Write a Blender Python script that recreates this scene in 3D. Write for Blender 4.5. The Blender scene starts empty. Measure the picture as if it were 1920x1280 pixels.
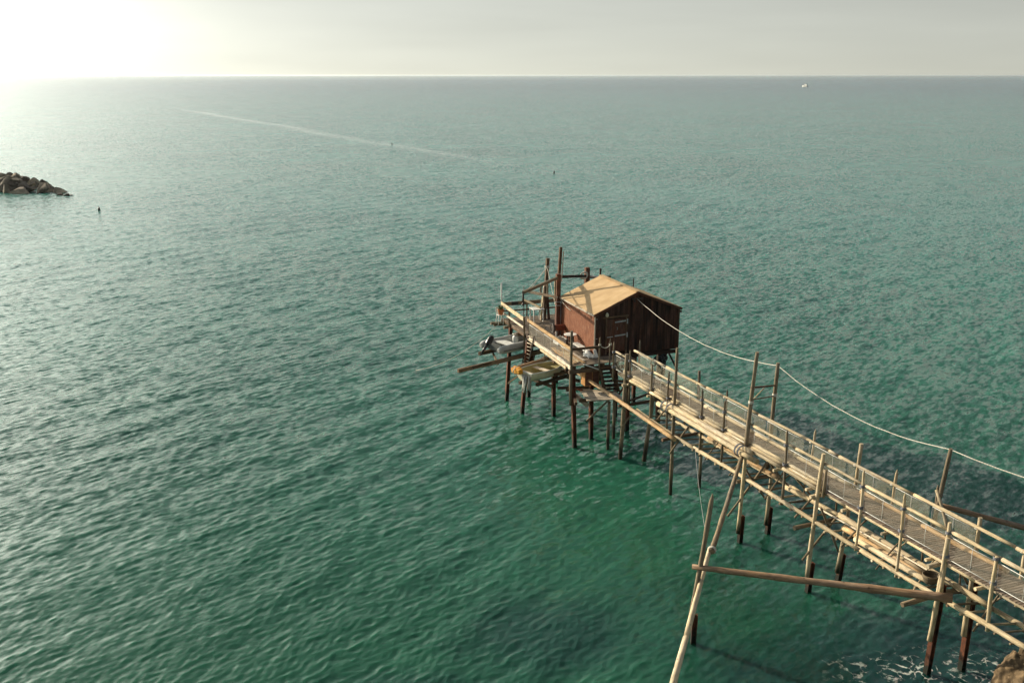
import bpy, math, random
import numpy as np
from mathutils import Vector, Matrix, noise as mnoise

scene = bpy.context.scene
col = scene.collection
rnd = random.Random(11)
R = math.radians

# ------------------------------------------------------------------ camera
EYE = 18.0                       # height of the viewpoint above the water
FPX = 1867.0                     # focal length in pixels of the 1920 px wide photograph
PITCH = math.atan((640 - 141) / FPX)
cam_d = bpy.data.cameras.new("camera")
cam = bpy.data.objects.new("camera", cam_d)
col.objects.link(cam)
cam.location = (0, 0, EYE)
cam.rotation_euler = (math.pi / 2 - PITCH, 0, 0)
cam_d.sensor_width = 36.0
cam_d.lens = 36.0 * FPX / 1920
cam_d.clip_start = 0.1
cam_d.clip_end = 200000
scene.camera = cam

# ------------------------------------------------------------------ sky and sun
SUN_AZ = R(-55)                  # measured from +Y, positive towards +X
SUN_EL = R(18.5)
world = bpy.data.worlds.new("World")
scene.world = world
world.use_nodes = True
wt = world.node_tree
wt.nodes.clear()


def nd(tree, kind, **kw):
    n = tree.nodes.new(kind)
    for k, v in kw.items():
        if hasattr(n, k):
            setattr(n, k, v)
        else:
            n.inputs[k].default_value = v
    return n


def lk(tree, a, b):
    tree.links.new(a, b)


sky = nd(wt, 'ShaderNodeTexSky')
sky.sky_type = 'NISHITA'
sky.sun_disc = False
sky.sun_elevation = SUN_EL
sky.sun_rotation = SUN_AZ % (2 * math.pi)
sky.altitude = 0
sky.air_density = 1.0
sky.dust_density = 0.8
sky.ozone_density = 1.0
# look the sky up a little above each direction: the lowest air is pale haze, not dark
tc = nd(wt, 'ShaderNodeTexCoord')
lift = nd(wt, 'ShaderNodeVectorMath', operation='ADD')
lift.inputs[1].default_value = (0, 0, 0.06)
lk(wt, tc.outputs['Generated'], lift.inputs[0])
lnorm = nd(wt, 'ShaderNodeVectorMath', operation='NORMALIZE')
lk(wt, lift.outputs[0], lnorm.inputs[0])
lk(wt, lnorm.outputs[0], sky.inputs['Vector'])
SKY_POW, GLOW, GLOW_N = 0.64, 7.6, 14.5
bw = nd(wt, 'ShaderNodeRGBToBW')
lk(wt, sky.outputs[0], bw.inputs[0])
bpow = nd(wt, 'ShaderNodeMath', operation='POWER')
bpow.inputs[1].default_value = SKY_POW
lk(wt, bw.outputs[0], bpow.inputs[0])
bsc = nd(wt, 'ShaderNodeMath', operation='MULTIPLY')
bsc.inputs[1].default_value = 4.5 ** (1 - SKY_POW)
lk(wt, bpow.outputs[0], bsc.inputs[0])
# hazy glow of the sun behind thin cloud
SUNV = (math.sin(SUN_AZ) * math.cos(SUN_EL), math.cos(SUN_AZ) * math.cos(SUN_EL), math.sin(SUN_EL))
gd = nd(wt, 'ShaderNodeVectorMath', operation='DOT_PRODUCT')
lk(wt, tc.outputs['Generated'], gd.inputs[0])
gd.inputs[1].default_value = SUNV
gmx = nd(wt, 'ShaderNodeMath', operation='MAXIMUM')
gmx.inputs[1].default_value = 0.0
lk(wt, gd.outputs['Value'], gmx.inputs[0])
gpw = nd(wt, 'ShaderNodeMath', operation='POWER')
gpw.inputs[1].default_value = GLOW_N
lk(wt, gmx.outputs[0], gpw.inputs[0])
gsc = nd(wt, 'ShaderNodeMath', operation='MULTIPLY_ADD')
gsc.inputs[1].default_value = GLOW * 9.0
lk(wt, gpw.outputs[0], gsc.inputs[0])
lk(wt, bsc.outputs[0], gsc.inputs[2])
tint = nd(wt, 'ShaderNodeMix', data_type='RGBA', blend_type='MULTIPLY')
tint.inputs[0].default_value = 1.0
lk(wt, gsc.outputs[0], tint.inputs[6])
tint.inputs[7].default_value = (1.0, 0.99, 0.865, 1)
veil = nd(wt, 'ShaderNodeMix', data_type='RGBA')
vsep = nd(wt, 'ShaderNodeSeparateXYZ')
lk(wt, tc.outputs['Generated'], vsep.inputs[0])
vmr = nd(wt, 'ShaderNodeMapRange')
vmr.inputs['From Min'].default_value = 0.08
vmr.inputs['From Max'].default_value = 0.55
vmr.inputs['To Min'].default_value = 0.82
vmr.inputs['To Max'].default_value = 0.55
lk(wt, vsep.outputs[2], vmr.inputs[0])
lk(wt, vmr.outputs[0], veil.inputs[0])
lk(wt, sky.outputs[0], veil.inputs[6])
lk(wt, tint.outputs[2], veil.inputs[7])
# thin bands of high cloud
mp = nd(wt, 'ShaderNodeMapping')
mp.inputs['Scale'].default_value = (1.6, 1.6, 14)
mp.inputs['Rotation'].default_value = (0, R(4), 0)
lk(wt, tc.outputs['Generated'], mp.inputs[0])
cn = nd(wt, 'ShaderNodeTexNoise')
cn.inputs['Scale'].default_value = 2.2
cn.inputs['Detail'].default_value = 5
cn.inputs['Roughness'].default_value = 0.5
lk(wt, mp.outputs[0], cn.inputs['Vector'])
cr = nd(wt, 'ShaderNodeMapRange')
cr.inputs['From Min'].default_value = 0.35
cr.inputs['From Max'].default_value = 0.7
cr.inputs['To Min'].default_value = 1.04
cr.inputs['To Max'].default_value = 0.95
lk(wt, cn.outputs[0], cr.inputs[0])
cm = nd(wt, 'ShaderNodeMix', data_type='RGBA', blend_type='MULTIPLY')
cm.inputs[0].default_value = 1.0
lk(wt, veil.outputs[2], cm.inputs[6])
lk(wt, cr.outputs[0], cm.inputs[7])
bg = nd(wt, 'ShaderNodeBackground')
bg.inputs['Strength'].default_value = 0.103
lk(wt, cm.outputs[2], bg.inputs[0])
wo = nd(wt, 'ShaderNodeOutputWorld')
lk(wt, bg.outputs[0], wo.inputs['Surface'])

sun_d = bpy.data.lights.new("sun", 'SUN')
sun_d.energy = 5.0
sun_d.angle = R(0.6)
sun_d.color = (1.0, 0.87, 0.66)
sun = bpy.data.objects.new("sun", sun_d)
col.objects.link(sun)
SUN_DIR = Vector((math.sin(SUN_AZ) * math.cos(SUN_EL), math.cos(SUN_AZ) * math.cos(SUN_EL), math.sin(SUN_EL)))
sun.rotation_euler = SUN_DIR.to_track_quat('Z', 'Y').to_euler()
sun.location = (-60, 40, 60)

vs = scene.view_settings
vs.view_transform = 'Standard'
vs.look = 'None'
vs.exposure = 0.36
vs.gamma = 1.0

# ------------------------------------------------------------------ surveying: sight lines cut with planes of the place
CT, ST = math.cos(PITCH), math.sin(PITCH)


def ray(px, py):
    u, v = (px - 960) / FPX, (py - 640) / FPX
    return Vector((u, CT - v * ST, -(ST + v * CT)))


def cz(px, py, z):
    r = ray(px, py)
    return Vector((0, 0, EYE)) + r * ((z - EYE) / r.z)


class Frame:
    """local axes: s sideways, l towards the open sea, z up"""
    def __init__(self, ox, oy, yaw):
        self.o = Vector((ox, oy, 0))
        self.s = Vector((math.cos(yaw), math.sin(yaw), 0))
        self.l = Vector((-math.sin(yaw), math.cos(yaw), 0))

    def __call__(self, s, l, z):
        return self.o + self.s * s + self.l * l + Vector((0, 0, z))

    def cut_s(self, px, py, s):
        r = ray(px, py)
        c = Vector((0, 0, EYE))
        t = (self(s, 0, 0) - c).dot(self.s) / r.dot(self.s)
        return c + r * t

    def cut_l(self, px, py, l):
        r = ray(px, py)
        c = Vector((0, 0, EYE))
        t = (self(0, l, 0) - c).dot(self.l) / r.dot(self.l)
        return c + r * t

    def loc(self, p):
        d = p - self.o
        return d.dot(self.s), d.dot(self.l), p.z


W = Frame(7.239, 41.0, math.atan2(0.3706, 0.9288))      # the walkway
HT = Frame(4.203, 48.778, 0.341)                         # the hut and its platform

# ------------------------------------------------------------------ materials
MATS = {}


def base_mat(name):
    m = bpy.data.materials.new(name)
    m.use_nodes = True
    t = m.node_tree
    b = t.nodes['Principled BSDF']
    MATS[name] = m
    return m, t, b


def ramp(t, src, stops):
    r = t.nodes.new('ShaderNodeValToRGB')
    e = r.color_ramp.elements
    while len(e) < len(stops):
        e.new(0.5)
    for k, (p, c) in enumerate(stops):
        e[k].position = p
        e[k].color = (c[0], c[1], c[2], 1)
    lk(t, src, r.inputs[0])
    return r.outputs[0]


def wood(name, dark, mid, light, rough=0.8, grain=9.0, along=1.3, var=0.35, bump=0.35, boards=0):
    m, t, b = base_mat(name)
    uv = nd(t, 'ShaderNodeUVMap')
    oi = nd(t, 'ShaderNodeObjectInfo')
    add = nd(t, 'ShaderNodeVectorMath', operation='ADD')
    lk(t, uv.outputs[0], add.inputs[0])
    sc = nd(t, 'ShaderNodeVectorMath', operation='SCALE')
    sc.inputs['Scale'].default_value = 31.0
    cx = nd(t, 'ShaderNodeCombineXYZ')
    lk(t, oi.outputs['Random'], cx.inputs[0])
    lk(t, oi.outputs['Random'], cx.inputs[2])
    lk(t, cx.outputs[0], sc.inputs[0])
    lk(t, sc.outputs[0], add.inputs[1])
    mpn = nd(t, 'ShaderNodeMapping')
    mpn.inputs['Scale'].default_value = (along, grain, 1)
    lk(t, add.outputs[0], mpn.inputs[0])
    n1 = nd(t, 'ShaderNodeTexNoise')
    n1.inputs['Scale'].default_value = 2.0
    n1.inputs['Detail'].default_value = 6
    n1.inputs['Roughness'].default_value = 0.65
    lk(t, mpn.outputs[0], n1.inputs['Vector'])
    c = ramp(t, n1.outputs[0], [(0.3, dark), (0.5, mid), (0.72, light)])
    # blotches and knots
    mp2 = nd(t, 'ShaderNodeMapping')
    mp2.inputs['Scale'].default_value = (1.7, 3.0, 1)
    lk(t, add.outputs[0], mp2.inputs[0])
    n2 = nd(t, 'ShaderNodeTexNoise')
    n2.inputs['Scale'].default_value = 1.6
    n2.inputs['Detail'].default_value = 3
    lk(t, mp2.outputs[0], n2.inputs['Vector'])
    r2 = nd(t, 'ShaderNodeMapRange')
    r2.inputs['From Min'].default_value = 0.3
    r2.inputs['From Max'].default_value = 0.7
    r2.inputs['To Min'].default_value = 0.7
    r2.inputs['To Max'].default_value = 1.15
    lk(t, n2.outputs[0], r2.inputs[0])
    r3 = nd(t, 'ShaderNodeMapRange')
    r3.inputs['To Min'].default_value = 1 - var
    r3.inputs['To Max'].default_value = 1 + var * 0.6
    lk(t, oi.outputs['Random'], r3.inputs[0])
    mu = nd(t, 'ShaderNodeMath', operation='MULTIPLY')
    lk(t, r2.outputs[0], mu.inputs[0])
    lk(t, r3.outputs[0], mu.inputs[1])
    mx = nd(t, 'ShaderNodeMix', data_type='RGBA', blend_type='MULTIPLY')
    mx.inputs[0].default_value = 1
    lk(t, c, mx.inputs[6])
    lk(t, mu.outputs[0], mx.inputs[7])
    kn = nd(t, 'ShaderNodeTexVoronoi')
    kn.inputs['Scale'].default_value = 1.0
    mp3 = nd(t, 'ShaderNodeMapping')
    mp3.inputs['Scale'].default_value = (3.2, 3.0, 1)
    lk(t, add.outputs[0], mp3.inputs[0])
    lk(t, mp3.outputs[0], kn.inputs['Vector'])
    km = nd(t, 'ShaderNodeMapRange')
    km.inputs['From Min'].default_value = 0.06
    km.inputs['From Max'].default_value = 0.17
    km.inputs['To Min'].default_value = 0.42
    km.inputs['To Max'].default_value = 1.0
    lk(t, kn.outputs['Distance'], km.inputs[0])
    mk = nd(t, 'ShaderNodeMix', data_type='RGBA', blend_type='MULTIPLY')
    mk.inputs[0].default_value = 1
    lk(t, mx.outputs[2], mk.inputs[6])
    lk(t, km.outputs[0], mk.inputs[7])
    # grey weathering
    n4 = nd(t, 'ShaderNodeTexNoise')
    n4.inputs['Scale'].default_value = 0.7
    n4.inputs['Detail'].default_value = 4
    lk(t, add.outputs[0], n4.inputs['Vector'])
    r4 = nd(t, 'ShaderNodeMapRange')
    r4.inputs['From Min'].default_value = 0.42
    r4.inputs['From Max'].default_value = 0.72
    r4.inputs['To Max'].default_value = 0.55
    lk(t, n4.outputs[0], r4.inputs[0])
    hs = nd(t, 'ShaderNodeHueSaturation')
    hs.inputs['Saturation'].default_value = 0.45
    hs.inputs['Value'].default_value = 0.82
    lk(t, mk.outputs[2], hs.inputs['Color'])
    mg = nd(t, 'ShaderNodeMix', data_type='RGBA')
    lk(t, r4.outputs[0], mg.inputs[0])
    lk(t, mk.outputs[2], mg.inputs[6])
    lk(t, hs.outputs[0], mg.inputs[7])
    gp = nd(t, 'ShaderNodeNewGeometry')
    gz = nd(t, 'ShaderNodeSeparateXYZ')
    lk(t, gp.outputs['Position'], gz.inputs[0])
    td = nd(t, 'ShaderNodeMath', operation='MULTIPLY_ADD')
    lk(t, n2.outputs[0], td.inputs[0])
    td.inputs[1].default_value = -1.0
    lk(t, gz.outputs[2], td.inputs[2])
    tm_ = nd(t, 'ShaderNodeMapRange')
    tm_.inputs['From Min'].default_value = 0.05
    tm_.inputs['From Max'].default_value = 0.65
    tm_.inputs['To Min'].default_value = 1.0
    tm_.inputs['To Max'].default_value = 0.0
    lk(t, td.outputs[0], tm_.inputs[0])
    mt_ = nd(t, 'ShaderNodeMix', data_type='RGBA')
    lk(t, tm_.outputs[0], mt_.inputs[0])
    lk(t, mg.outputs[2], mt_.inputs[6])
    mt_.inputs[7].default_value = (0.030, 0.026, 0.014, 1)
    src_ = mt_.outputs[2]
    if boards:
        nb = nd(t, 'ShaderNodeTexNoise')
        nb.inputs['Scale'].default_value = 0.45
        nb.inputs['Detail'].default_value = 0
        lk(t, uv.outputs[0], nb.inputs['Vector'])
        rb = nd(t, 'ShaderNodeMapRange')
        rb.inputs['From Min'].default_value = 0.3
        rb.inputs['From Max'].default_value = 0.7
        rb.inputs['To Min'].default_value = 1 - boards
        rb.inputs['To Max'].default_value = 1 + boards
        lk(t, nb.outputs[0], rb.inputs[0])
        mb_ = nd(t, 'ShaderNodeMix', data_type='RGBA', blend_type='MULTIPLY')
        mb_.inputs[0].default_value = 1
        lk(t, src_, mb_.inputs[6])
        lk(t, rb.outputs[0], mb_.inputs[7])
        src_ = mb_.outputs[2]
    lk(t, src_, b.inputs['Base Color'])
    b.inputs['Roughness'].default_value = rough
    b.inputs['Specular IOR Level'].default_value = 0.25
    bp = nd(t, 'ShaderNodeBump')
    bp.inputs['Strength'].default_value = bump
    bp.inputs['Distance'].default_value = 0.02
    lk(t, n1.outputs[0], bp.inputs['Height'])
    lk(t, bp.outputs[0], b.inputs['Normal'])
    return m


def mottled(name, a, bcol, scale=6.0, rough=0.7, stretch=(1, 1, 1), lo=0.35, hi=0.65, metal=0.0, bump=0.2):
    m, t, b = base_mat(name)
    g = nd(t, 'ShaderNodeTexCoord')
    mpn = nd(t, 'ShaderNodeMapping')
    mpn.inputs['Scale'].default_value = stretch
    lk(t, g.outputs['Object'], mpn.inputs[0])
    n = nd(t, 'ShaderNodeTexNoise')
    n.inputs['Scale'].default_value = scale
    n.inputs['Detail'].default_value = 6
    n.inputs['Roughness'].default_value = 0.6
    lk(t, mpn.outputs[0], n.inputs['Vector'])
    c = ramp(t, n.outputs[0], [(lo, a), (hi, bcol)])
    lk(t, c, b.inputs['Base Color'])
    b.inputs['Roughness'].default_value = rough
    b.inputs['Metallic'].default_value = metal
    b.inputs['Specular IOR Level'].default_value = 0.3
    if bump:
        bp = nd(t, 'ShaderNodeBump')
        bp.inputs['Strength'].default_value = bump
        bp.inputs['Distance'].default_value = 0.02
        lk(t, n.outputs[0], bp.inputs['Height'])
        lk(t, bp.outputs[0], b.inputs['Normal'])
    return m


pale = wood('pale_wood', (0.33, 0.24, 0.135), (0.56, 0.44, 0.265), (0.66, 0.54, 0.35))
tanw = wood('tan_wood', (0.19, 0.11, 0.055), (0.33, 0.205, 0.115), (0.42, 0.28, 0.17))
honey = wood('honey_wood', (0.28, 0.16, 0.07), (0.50, 0.32, 0.155), (0.60, 0.41, 0.22))
greyw = wood('grey_wood', (0.10, 0.075, 0.045), (0.22, 0.165, 0.10), (0.31, 0.245, 0.16))
brownw = wood('brown_wood', (0.05, 0.028, 0.015), (0.12, 0.07, 0.038), (0.19, 0.115, 0.065))
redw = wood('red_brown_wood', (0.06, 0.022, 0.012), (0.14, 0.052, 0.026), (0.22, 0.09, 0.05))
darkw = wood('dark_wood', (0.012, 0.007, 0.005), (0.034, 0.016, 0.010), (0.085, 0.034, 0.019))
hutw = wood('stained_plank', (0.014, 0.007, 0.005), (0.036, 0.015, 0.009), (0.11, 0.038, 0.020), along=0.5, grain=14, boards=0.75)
deckw = wood('deck_wood', (0.14, 0.10, 0.068), (0.26, 0.195, 0.14), (0.36, 0.285, 0.21), var=0.15, boards=0.22)
deckb = wood('deck_board_wood', (0.14, 0.105, 0.075), (0.25, 0.19, 0.135), (0.34, 0.27, 0.195), var=0.15, boards=0.25)
planks = wood('bleached_plank', (0.48, 0.37, 0.26), (0.68, 0.57, 0.43), (0.76, 0.66, 0.52))
rust = mottled('rusty_steel', (0.035, 0.014, 0.009), (0.16, 0.052, 0.020), scale=5, rough=0.85, stretch=(1, 1, 0.6))
_t = rust.node_tree
_b = _t.nodes['Principled BSDF']
_src = _b.inputs['Base Color'].links[0].from_socket
_g = nd(_t, 'ShaderNodeNewGeometry')
_s = nd(_t, 'ShaderNodeSeparateXYZ')
lk(_t, _g.outputs['Position'], _s.inputs[0])
_n = nd(_t, 'ShaderNodeTexNoise')
_n.inputs['Scale'].default_value = 7
lk(_t, _g.outputs['Position'], _n.inputs['Vector'])
_a = nd(_t, 'ShaderNodeMath', operation='SUBTRACT')
lk(_t, _s.outputs[2], _a.inputs[0])
lk(_t, _n.outputs[0], _a.inputs[1])
_m = nd(_t, 'ShaderNodeMapRange')
_m.inputs['From Min'].default_value = -0.25
_m.inputs['From Max'].default_value = 0.15
_m.inputs['To Min'].default_value = 1
_m.inputs['To Max'].default_value = 0
lk(_t, _a.outputs[0], _m.inputs[0])
_x = nd(_t, 'ShaderNodeMix', data_type='RGBA')
lk(_t, _m.outputs[0], _x.inputs[0])
lk(_t, _src, _x.inputs[6])
_x.inputs[7].default_value = (0.012, 0.014, 0.009, 1)
lk(_t, _x.outputs[2], _b.inputs['Base Color'])
rope_m = mottled('rope_fibre', (0.5, 0.46, 0.38), (0.72, 0.69, 0.6), scale=20, rough=0.9)
bluerope = mottled('blue_grey_rope', (0.10, 0.11, 0.14), (0.26, 0.26, 0.28), scale=20, rough=0.9)
netgrey = mottled('grey_net_bundle', (0.22, 0.22, 0.20), (0.48, 0.47, 0.42), scale=14, rough=0.9)
whitep = mottled('white_plastic', (0.62, 0.62, 0.58), (0.78, 0.78, 0.74), scale=4, rough=0.5, bump=0)
white_steel = mottled('white_painted_steel', (0.45, 0.45, 0.43), (0.7, 0.7, 0.66), scale=8, rough=0.5)
galv = mottled('galvanised_steel', (0.28, 0.29, 0.29), (0.42, 0.43, 0.43), scale=9, rough=0.45, metal=0.4)
blackp = mottled('black_plastic', (0.012, 0.012, 0.014), (0.03, 0.03, 0.034), scale=6, rough=0.35, bump=0)
rubber = mottled('grey_rubber', (0.28, 0.29, 0.28), (0.42, 0.43, 0.41), scale=2.5, rough=0.55)
rubberd = mottled('dark_grey_rubber', (0.07, 0.075, 0.075), (0.12, 0.125, 0.12), scale=2.5, rough=0.6)
cream = mottled('cream_gelcoat', (0.55, 0.49, 0.34), (0.70, 0.65, 0.49), scale=3, rough=0.45)
ochre = mottled('ochre_paint', (0.36, 0.31, 0.14), (0.52, 0.45, 0.23), scale=3, rough=0.6)
orange = mottled('orange_foam', (0.55, 0.22, 0.02), (0.80, 0.40, 0.06), scale=6, rough=0.7)
redp = mottled('red_paint', (0.13, 0.03, 0.015), (0.24, 0.06, 0.028), scale=4, rough=0.55)
terracotta = mottled('terracotta', (0.32, 0.11, 0.045), (0.45, 0.17, 0.07), scale=5, rough=0.8)
leaf = mottled('leaf_green', (0.03, 0.06, 0.015), (0.08, 0.13, 0.03), scale=9, rough=0.6)
tarp_m = mottled('pale_tarpaulin', (0.46, 0.45, 0.40), (0.66, 0.65, 0.6), scale=3, rough=0.5)
plyor = mottled('orange_plywood', (0.36, 0.17, 0.05), (0.50, 0.26, 0.085), scale=2, rough=0.7, stretch=(1, 1, 0.2))
rockm = mottled('breakwater_stone', (0.07, 0.06, 0.048), (0.36, 0.29, 0.21), scale=0.7, rough=0.9, bump=0.5)
_t = rockm.node_tree
_b = _t.nodes['Principled BSDF']
_src = _b.inputs['Base Color'].links[0].from_socket
_o = nd(_t, 'ShaderNodeObjectInfo')
_m = nd(_t, 'ShaderNodeMapRange')
_m.inputs['To Min'].default_value = 0.35
_m.inputs['To Max'].default_value = 1.5
lk(_t, _o.outputs['Random'], _m.inputs[0])
_x = nd(_t, 'ShaderNodeMix', data_type='RGBA', blend_type='MULTIPLY')
_x.inputs[0].default_value = 1
lk(_t, _src, _x.inputs[6])
lk(_t, _m.outputs[0], _x.inputs[7])
lk(_t, _x.outputs[2], _b.inputs['Base Color'])
rockb = mottled('tan_boulder_stone', (0.05, 0.034, 0.018), (0.21, 0.145, 0.08), scale=4.5, rough=0.9, bump=0.7)
iron = mottled('dark_iron', (0.03, 0.025, 0.022), (0.09, 0.07, 0.06), scale=8, rough=0.6, metal=0.3)

# roof felt
m, t, b = base_mat('roof_felt')
g = nd(t, 'ShaderNodeUVMap')
n = nd(t, 'ShaderNodeTexNoise')
n.inputs['Scale'].default_value = 1.4
n.inputs['Detail'].default_value = 7
lk(t, g.outputs[0], n.inputs['Vector'])
c1 = ramp(t, n.outputs[0], [(0.28, (0.41, 0.28, 0.15)), (0.5, (0.50, 0.35, 0.195)), (0.72, (0.56, 0.405, 0.24))])
sx = nd(t, 'ShaderNodeSeparateXYZ')
lk(t, g.outputs[0], sx.inputs[0])
mm = nd(t, 'ShaderNodeMath', operation='FRACT')
m2 = nd(t, 'ShaderNodeMath', operation='MULTIPLY')
m2.inputs[1].default_value = 1.0
lk(t, sx.outputs[0], m2.inputs[0])
lk(t, m2.outputs[0], mm.inputs[0])
m3 = nd(t, 'ShaderNodeMath', operation='LESS_THAN')
m3.inputs[1].default_value = 0.025
lk(t, mm.outputs[0], m3.inputs[0])
mx = nd(t, 'ShaderNodeMix', data_type='RGBA')
lk(t, m3.outputs[0], mx.inputs[0])
lk(t, c1, mx.inputs[6])
mx.inputs[7].default_value = (0.40, 0.25, 0.115, 1)
lk(t, mx.outputs[2], b.inputs['Base Color'])
b.inputs['Roughness'].default_value = 0.9
b.inputs['Specular IOR Level'].default_value = 0.1
felt = m

# peeling red wall
m, t, b = base_mat('peeling_red_wall')
g = nd(t, 'ShaderNodeUVMap')
mpn = nd(t, 'ShaderNodeMapping')
mpn.inputs['Scale'].default_value = (7, 1.6, 1)
lk(t, g.outputs[0], mpn.inputs[0])
n = nd(t, 'ShaderNodeTexNoise')
n.inputs['Scale'].default_value = 1.5
n.inputs['Detail'].default_value = 8
n.inputs['Roughness'].default_value = 0.7
lk(t, mpn.outputs[0], n.inputs['Vector'])
c1 = ramp(t, n.outputs[0], [(0.3, (0.075, 0.026, 0.013)), (0.48, (0.155, 0.052, 0.023)), (0.62, (0.21, 0.080, 0.038)), (0.70, (0.40, 0.28, 0.20))])
mp2 = nd(t, 'ShaderNodeMapping')
mp2.inputs['Scale'].default_value = (17, 1.5, 1)
mp2.inputs['Location'].default_value = (5, 3, 0)
lk(t, g.outputs[0], mp2.inputs[0])
n2 = nd(t, 'ShaderNodeTexNoise')
n2.inputs['Scale'].default_value = 2.0
n2.inputs['Detail'].default_value = 9
n2.inputs['Roughness'].default_value = 0.75
lk(t, mp2.outputs[0], n2.inputs['Vector'])
fl = nd(t, 'ShaderNodeMapRange')
fl.inputs['From Min'].default_value = 0.55
fl.inputs['From Max'].default_value = 0.68
fl.inputs['To Max'].default_value = 0.85
lk(t, n2.outputs[0], fl.inputs[0])
mx = nd(t, 'ShaderNodeMix', data_type='RGBA')
lk(t, fl.outputs[0], mx.inputs[0])
lk(t, c1, mx.inputs[6])
mx.inputs[7].default_value = (0.47, 0.33, 0.23, 1)
lk(t, mx.outputs[2], b.inputs['Base Color'])
b.inputs['Roughness'].default_value = 0.8
b.inputs['Specular IOR Level'].default_value = 0.2
redwall = m


# safety netting: a fine woven mesh with real holes
def net_mat(name, colr, cell, cover):
    m, t, b = base_mat(name)
    out = t.nodes['Material Output']
    g = nd(t, 'ShaderNodeUVMap')
    s = nd(t, 'ShaderNodeSeparateXYZ')
    lk(t, g.outputs[0], s.inputs[0])
    les = []
    for k in range(2):
        mu = nd(t, 'ShaderNodeMath', operation='MULTIPLY')
        mu.inputs[1].default_value = 1.0 / cell
        lk(t, s.outputs[k], mu.inputs[0])
        fr = nd(t, 'ShaderNodeMath', operation='FRACT')
        lk(t, mu.outputs[0], fr.inputs[0])
        le = nd(t, 'ShaderNodeMath', operation='LESS_THAN')
        le.inputs[1].default_value = cover
        lk(t, fr.outputs[0], le.inputs[0])
        les.append(le)
    mxn = nd(t, 'ShaderNodeMath', operation='MAXIMUM')
    lk(t, les[0].outputs[0], mxn.inputs[0])
    lk(t, les[1].outputs[0], mxn.inputs[1])
    tr = nd(t, 'ShaderNodeBsdfTransparent')
    b.inputs['Base Color'].default_value = (*colr, 1)
    b.inputs['Roughness'].default_value = 0.7
    ms = nd(t, 'ShaderNodeMixShader')
    lk(t, mxn.outputs[0], ms.inputs[0])
    lk(t, tr.outputs[0], ms.inputs[1])
    lk(t, b.outputs[0], ms.inputs[2])
    lk(t, ms.outputs[0], out.inputs['Surface'])
    return m


netm = net_mat('safety_net', (0.30, 0.28, 0.20), 0.025, 0.16)
netl = net_mat('fine_wire_net', (0.35, 0.33, 0.26), 0.03, 0.09)


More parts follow.
